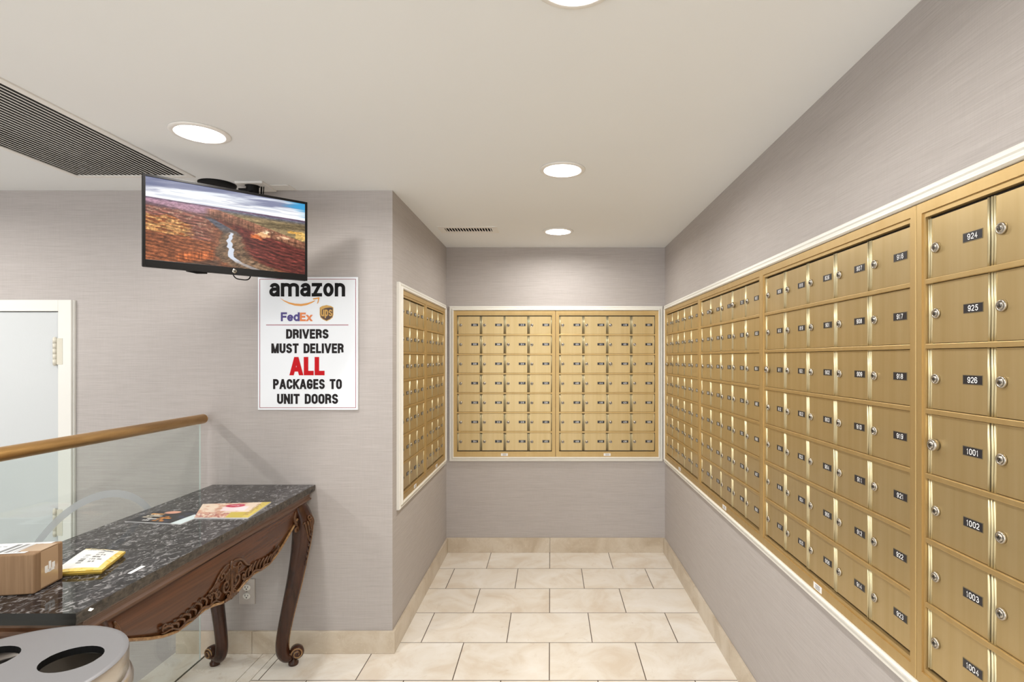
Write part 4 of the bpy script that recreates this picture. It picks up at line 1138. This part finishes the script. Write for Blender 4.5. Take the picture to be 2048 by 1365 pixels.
def fly2(u, v):
    n = vnoise(u * 10, v * 10, 4); n2 = vnoise(u * 40, v * 22, 3)
    r = np.ones(u.shape + (3,)) * np.array([226., 206., 186.])
    r = mixn(r, (196, 140, 116), sm(0.48, 0.6, n) * (1 - sm(0.6, 0.7, u)) * 0.8)
    r = mixn(r, (244, 222, 226), sm(0, 0.03, u - 0.34) * (1 - sm(0, 0.03, u - 0.74)) * sm(0, .03, v - 0.42) * (1 - sm(0, .03, v - 0.72)))
    r = mixn(r, (150, 70, 70), sm(0.5, 0.6, n2) * (1 - sm(0.3, 0.36, v)) * (1 - sm(0.55, 0.6, u)) * 0.7)
    r = mixn(r, (190, 170, 70), sm(0, .02, u - 0.56) * (1 - sm(0, .02, v - 0.34)))
    r = mixn(r, (204, 184, 90), sm(0, .02, u - 0.86))
    r = mixn(r, (190, 24, 70), 1 - sm(0.85, 1.05, np.sqrt(((u - 0.52) / 0.15) ** 2 + ((v - 0.80) / 0.13) ** 2)))
    r = lines(u, v, 0.44, 0.62, 0.74, 0.86, 3, 4, r, (240, 200, 210))
    r = lines(u, v, 0.84, 0.97, 0.15, 0.9, 14, 2, r, (150, 110, 80))
    return r
paint_quad('cover', *cn_, 120, 110, fly2, mprint, t)

# cardboard parcel
bc = Vector((-1.273, 1.355, TZ + 0.0005)); a_ = math.atan2(0.020, 0.132)
t = thing('cardboard_box', 'brown taped cardboard parcel with a white shipping label on top', 'box', bc, a_)
LB, DB, HB = 0.262, 0.100, 0.0995
bm = bmesh.new(); box(bm, -LB, 0, 0, DB, 0, HB); obj('carton', bm, mcard, t, bevel=0.004, seg=3)
bm = bmesh.new(); box(bm, 0.0, 0.0012, DB * 0.22, DB * 0.80, 0.006, HB - 0.002); box(bm, -0.05, 0.0008, DB * 0.22, DB * 0.80, HB - 0.001, HB + 0.0008)
bmesh.ops.subdivide_edges(bm, edges=bm.edges[:], cuts=3, use_grid_fill=True)
o = obj('packing_tape', bm, mtape, t); o['label'] = 'clear shiny packing tape'
bm = bmesh.new(); box(bm, 0.0010, 0.0016, DB * 0.34, DB * 0.44, 0.040, 0.056); box(bm, 0.0010, 0.0016, DB * 0.47, DB * 0.55, 0.037, 0.064); box(bm, 0.0010, 0.0016, DB * 0.58, DB * 0.68, 0.044, 0.058); box(bm, 0.0010, 0.0016, DB * 0.36, DB * 0.66, 0.038, 0.045); o = obj('torn_sticker', bm, mpaper, t)
for k in range(3):
    pass
def lab(u, v):
    r = np.ones(u.shape + (3,)) * np.array([236., 236., 238.])
    r = bars(u, v, 0.66, 0.92, 0.10, 0.85, 34, 3, r, (70, 70, 72)); r = lines(u, v, 0.05, 0.60, 0.10, 0.92, 9, 4, r, (90, 90, 92))
    return r
o = paint_quad('shipping_label', (-0.235, 0.010, HB + .0006), (-0.028, 0.010, HB + .0006), (-0.014, DB - 0.006, HB + .0006), (-0.235, DB - 0.006, HB + .0006), 160, 80, lab, mprint, t)
o['label'] = 'white printed shipping label'

# padded mailer
t = thing('padded_mailer', 'yellow padded envelope with white address label beside the cardboard box', 'envelope', (0, 0, 0))
ze = TZ + 0.012
cn_ = [at(103, 1147, ze), at(204, 1141, ze), at(251, 1104, ze), at(172, 1098.5, ze)]
def pil(u, v):
    h = 0.009 * (np.clip(np.sin(np.pi * u), 0, 1) * np.clip(np.sin(np.pi * v), 0, 1)) ** 0.45 + 0.0015 * vnoise(u * 6, v * 6, 3)
    z = np.zeros(u.shape + (3,)); z[..., 2] = h; return z
def mail(u, v):
    r = np.ones(u.shape + (3,)) * np.array([232., 210., 128.])
    r = mixn(r, (214, 170, 50), sm(0.5, 0.7, vnoise(u * 14, v * 14, 3)) * .6)
    k = sm(0, .01, u + 0.01) * (1 - sm(0, .01, u - 0.88)) * sm(0, .01, v - 0.07) * (1 - sm(0, .01, v - 0.93))
    r = mixn(r, (240, 240, 238), k)
    r = bars(v, u, 0.22, 0.62, 0.30, 0.42, 30, 11, r, (60, 60, 62)); r = lines(u, v, 0.50, 0.8, 0.25, 0.9, 6, 12, r, (120, 120, 120))
    r = lines(u, v, 0.15, 0.8, 0.86, 0.95, 2, 13, r, (70, 70, 70))
    return r
o = paint_quad('printed_face', *cn_, 120, 110, mail, mprint, t, pil)
bm = bmesh.new()
cb_ = [Vector((c.x, c.y, TZ + 0.0005)) for c in cn_]; ctr_ = sum(cb_, Vector()) / 4
lo = [bm.verts.new(ctr_ + (c - ctr_) * 0.93) for c in cb_]; mi_ = [bm.verts.new(c + Vector((0, 0, 0.007))) for c in cb_]; hi_ = [bm.verts.new(c + Vector((0, 0, -0.0001))) for c in cn_]
for a, b in ((lo, mi_), (mi_, hi_)):
    for k in range(4): bm.faces.new((a[k], a[(k + 1) % 4], b[(k + 1) % 4], b[k]))
bm.faces.new(lo[::-1])
obj('pouch', bm, myellow, t)
# scraps of sticker stuck on the marble
slab = slab_from([at(255, 1147.5, TZ + .0006), at(262, 1148, TZ + .0006), at(291, 1133, TZ + .0006), at(283, 1132, TZ + .0006)], 0.0005, mpaper, 'paper_scrap')
tag(slab, 'thin torn white sticker strip on the marble right of the yellow envelope', 'sticker')
slab = slab_from([at(176, 1222, TZ + .0006), at(182, 1223, TZ + .0006), at(188, 1218, TZ + .0006), at(180, 1216.5, TZ + .0006)], 0.0005, mpaper, 'paper_scrap')
tag(slab, 'tiny white paper fleck at the near corner of the marble top', 'sticker')

# ------------------------------------------------------------------ wall outlet
oz, ox = sz(1183), sx(495)
t = thing('wall_outlet', 'double electric outlet low on the wall under the console table', 'outlet', (ox, YW, oz))
bm = bmesh.new(); box(bm, -0.0365, 0.0365, -0.006, 0, -0.058, 0.058); obj('cover_plate', bm, mplatew, t, bevel=0.002)
for s in (-1, 1):
    bm = bmesh.new(); zc_ = s * 0.0195
    M = Matrix.Translation((0, -0.0055, zc_)) @ Matrix.Rotation(HP, 4, 'X') @ Matrix.Diagonal((1, 0.82, 1, 1))
    lathe(bm, [(0.0175, 0), (0.0175, 0.003), (0.0165, 0.0038), (0.0005, 0.0038)], 28, M, 0)
    box(bm, -0.0072, -0.0052, -0.0100, -0.0092, zc_ - 0.001, zc_ + 0.007, 1); box(bm, 0.0052, 0.0072, -0.0100, -0.0092, zc_ - 0.0005, zc_ + 0.0065, 1)
    box(bm, -0.0024, 0.0024, -0.0100, -0.0092, zc_ - 0.0095, zc_ - 0.0045, 1)
    obj('socket', bm, [moutlet, mdark], t)
bm = bmesh.new(); lathe(bm, [(0.003, 0), (0.0028, 0.001), (0.0003, 0.0014)], 12, Matrix.Translation((0, -0.006, 0)) @ Matrix.Rotation(HP, 4, 'X')); obj('screw', bm, mchrome, t)

# ------------------------------------------------------------------ waste bin
BX, BY, BZ, BR = -1.034, 1.045, 0.769, 0.186
t = thing('waste_bin', 'round grey waste bin with holes in its lid in front of the console table', 'bin', (BX, BY, 0))
bm = bmesh.new()
lathe(bm, [(0.16, 0.0), (0.165, 0.004), (0.180, 0.02), (0.184, 0.60), (0.1845, 0.672), (0.189, 0.676), (0.193, 0.684), (0.1935, 0.698), (0.190, 0.708), (0.184, 0.713), (0.180, 0.713), (0.176, 0.70), (0.172, 0.05), (0.0005, 0.05)], 64, None, 0, caps=False)
obj('drum', bm, msteelb, t)
# lid top with two round holes
holes = [(-0.085, 0.045, 0.052), (0.085, 0.045, 0.052), (0.0, -0.085, 0.052)]
vs = []; ed = []
def loop(pts):
    b = len(vs); vs.extend(Vector(p) for p in pts); ed.extend((b + i, b + (i + 1) % len(pts)) for i in range(len(pts)))
nL = 72
loop([(0.176 * math.cos(2 * math.pi * k / nL), 0.176 * math.sin(2 * math.pi * k / nL)) for k in range(nL)])
for hx, hy, hr in holes: loop([(hx + hr * math.cos(2 * math.pi * k / 32), hy + hr * 0.95 * math.sin(2 * math.pi * k / 32)) for k in range(32)])
for rr_ in (0.03, 0.07, 0.12, 0.15):
    for k in range(24):
        a = 2 * math.pi * (k + .5 * (rr_ > .1)) / 24; p = (rr_ * math.cos(a), rr_ * math.sin(a))
        if all((p[0] - h[0]) ** 2 + (p[1] - h[1]) ** 2 > (h[2] * 1.15) ** 2 for h in holes): vs.append(Vector(p))
ov, oe, of, *_ = delaunay_2d_cdt(vs, ed, [], 0, 1e-6)
bm = bmesh.new()
def lz(x, y): return BZ - 0.006
nv = [bm.verts.new((v.x, v.y, lz(v.x, v.y))) for v in ov]
for f in of:
    cx = sum(ov[i].x for i in f) / len(f); cy = sum(ov[i].y for i in f) / len(f)
    if any((cx - h[0]) ** 2 + ((cy - h[1]) / .95) ** 2 < (h[2] * 0.985) ** 2 for h in holes): continue
    bm.faces.new([nv[i] for i in f])
for hx, hy, hr in holes:
    A = [(hx + hr * math.cos(2 * math.pi * k / 32), hy + hr * 0.95 * math.sin(2 * math.pi * k / 32)) for k in range(32)]
    a = [bm.verts.new((x, y, lz(x, y))) for x, y in A]; b = [bm.verts.new((x, y, BZ - 0.02)) for x, y in A]
    for k in range(32): bm.faces.new((a[k], a[(k + 1) % 32], b[(k + 1) % 32], b[k])).material_index = 1
lathe(bm, [(0.176, BZ - 0.006), (0.1822, BZ - 0.0066), (0.1852, BZ - 0.0085)], nL, None, 0, caps=False)
lathe(bm, [(0.1852, BZ - 0.0085), (BR, BZ - 0.012), (BR, BZ - 0.052), (0.182, BZ - 0.056)], nL, None, 2, caps=False)
obj('lid', bm, [msteel, mblackm, msteelb], t)
bm = bmesh.new(); lathe(bm, [(0.0005, 0.42), (0.165, 0.42), (0.165, 0.06), (0.0005, 0.06)], 40, None, 0, caps=False)
o = obj('bin_liner', bm, mblackm, t); o['label'] = 'black bin liner'
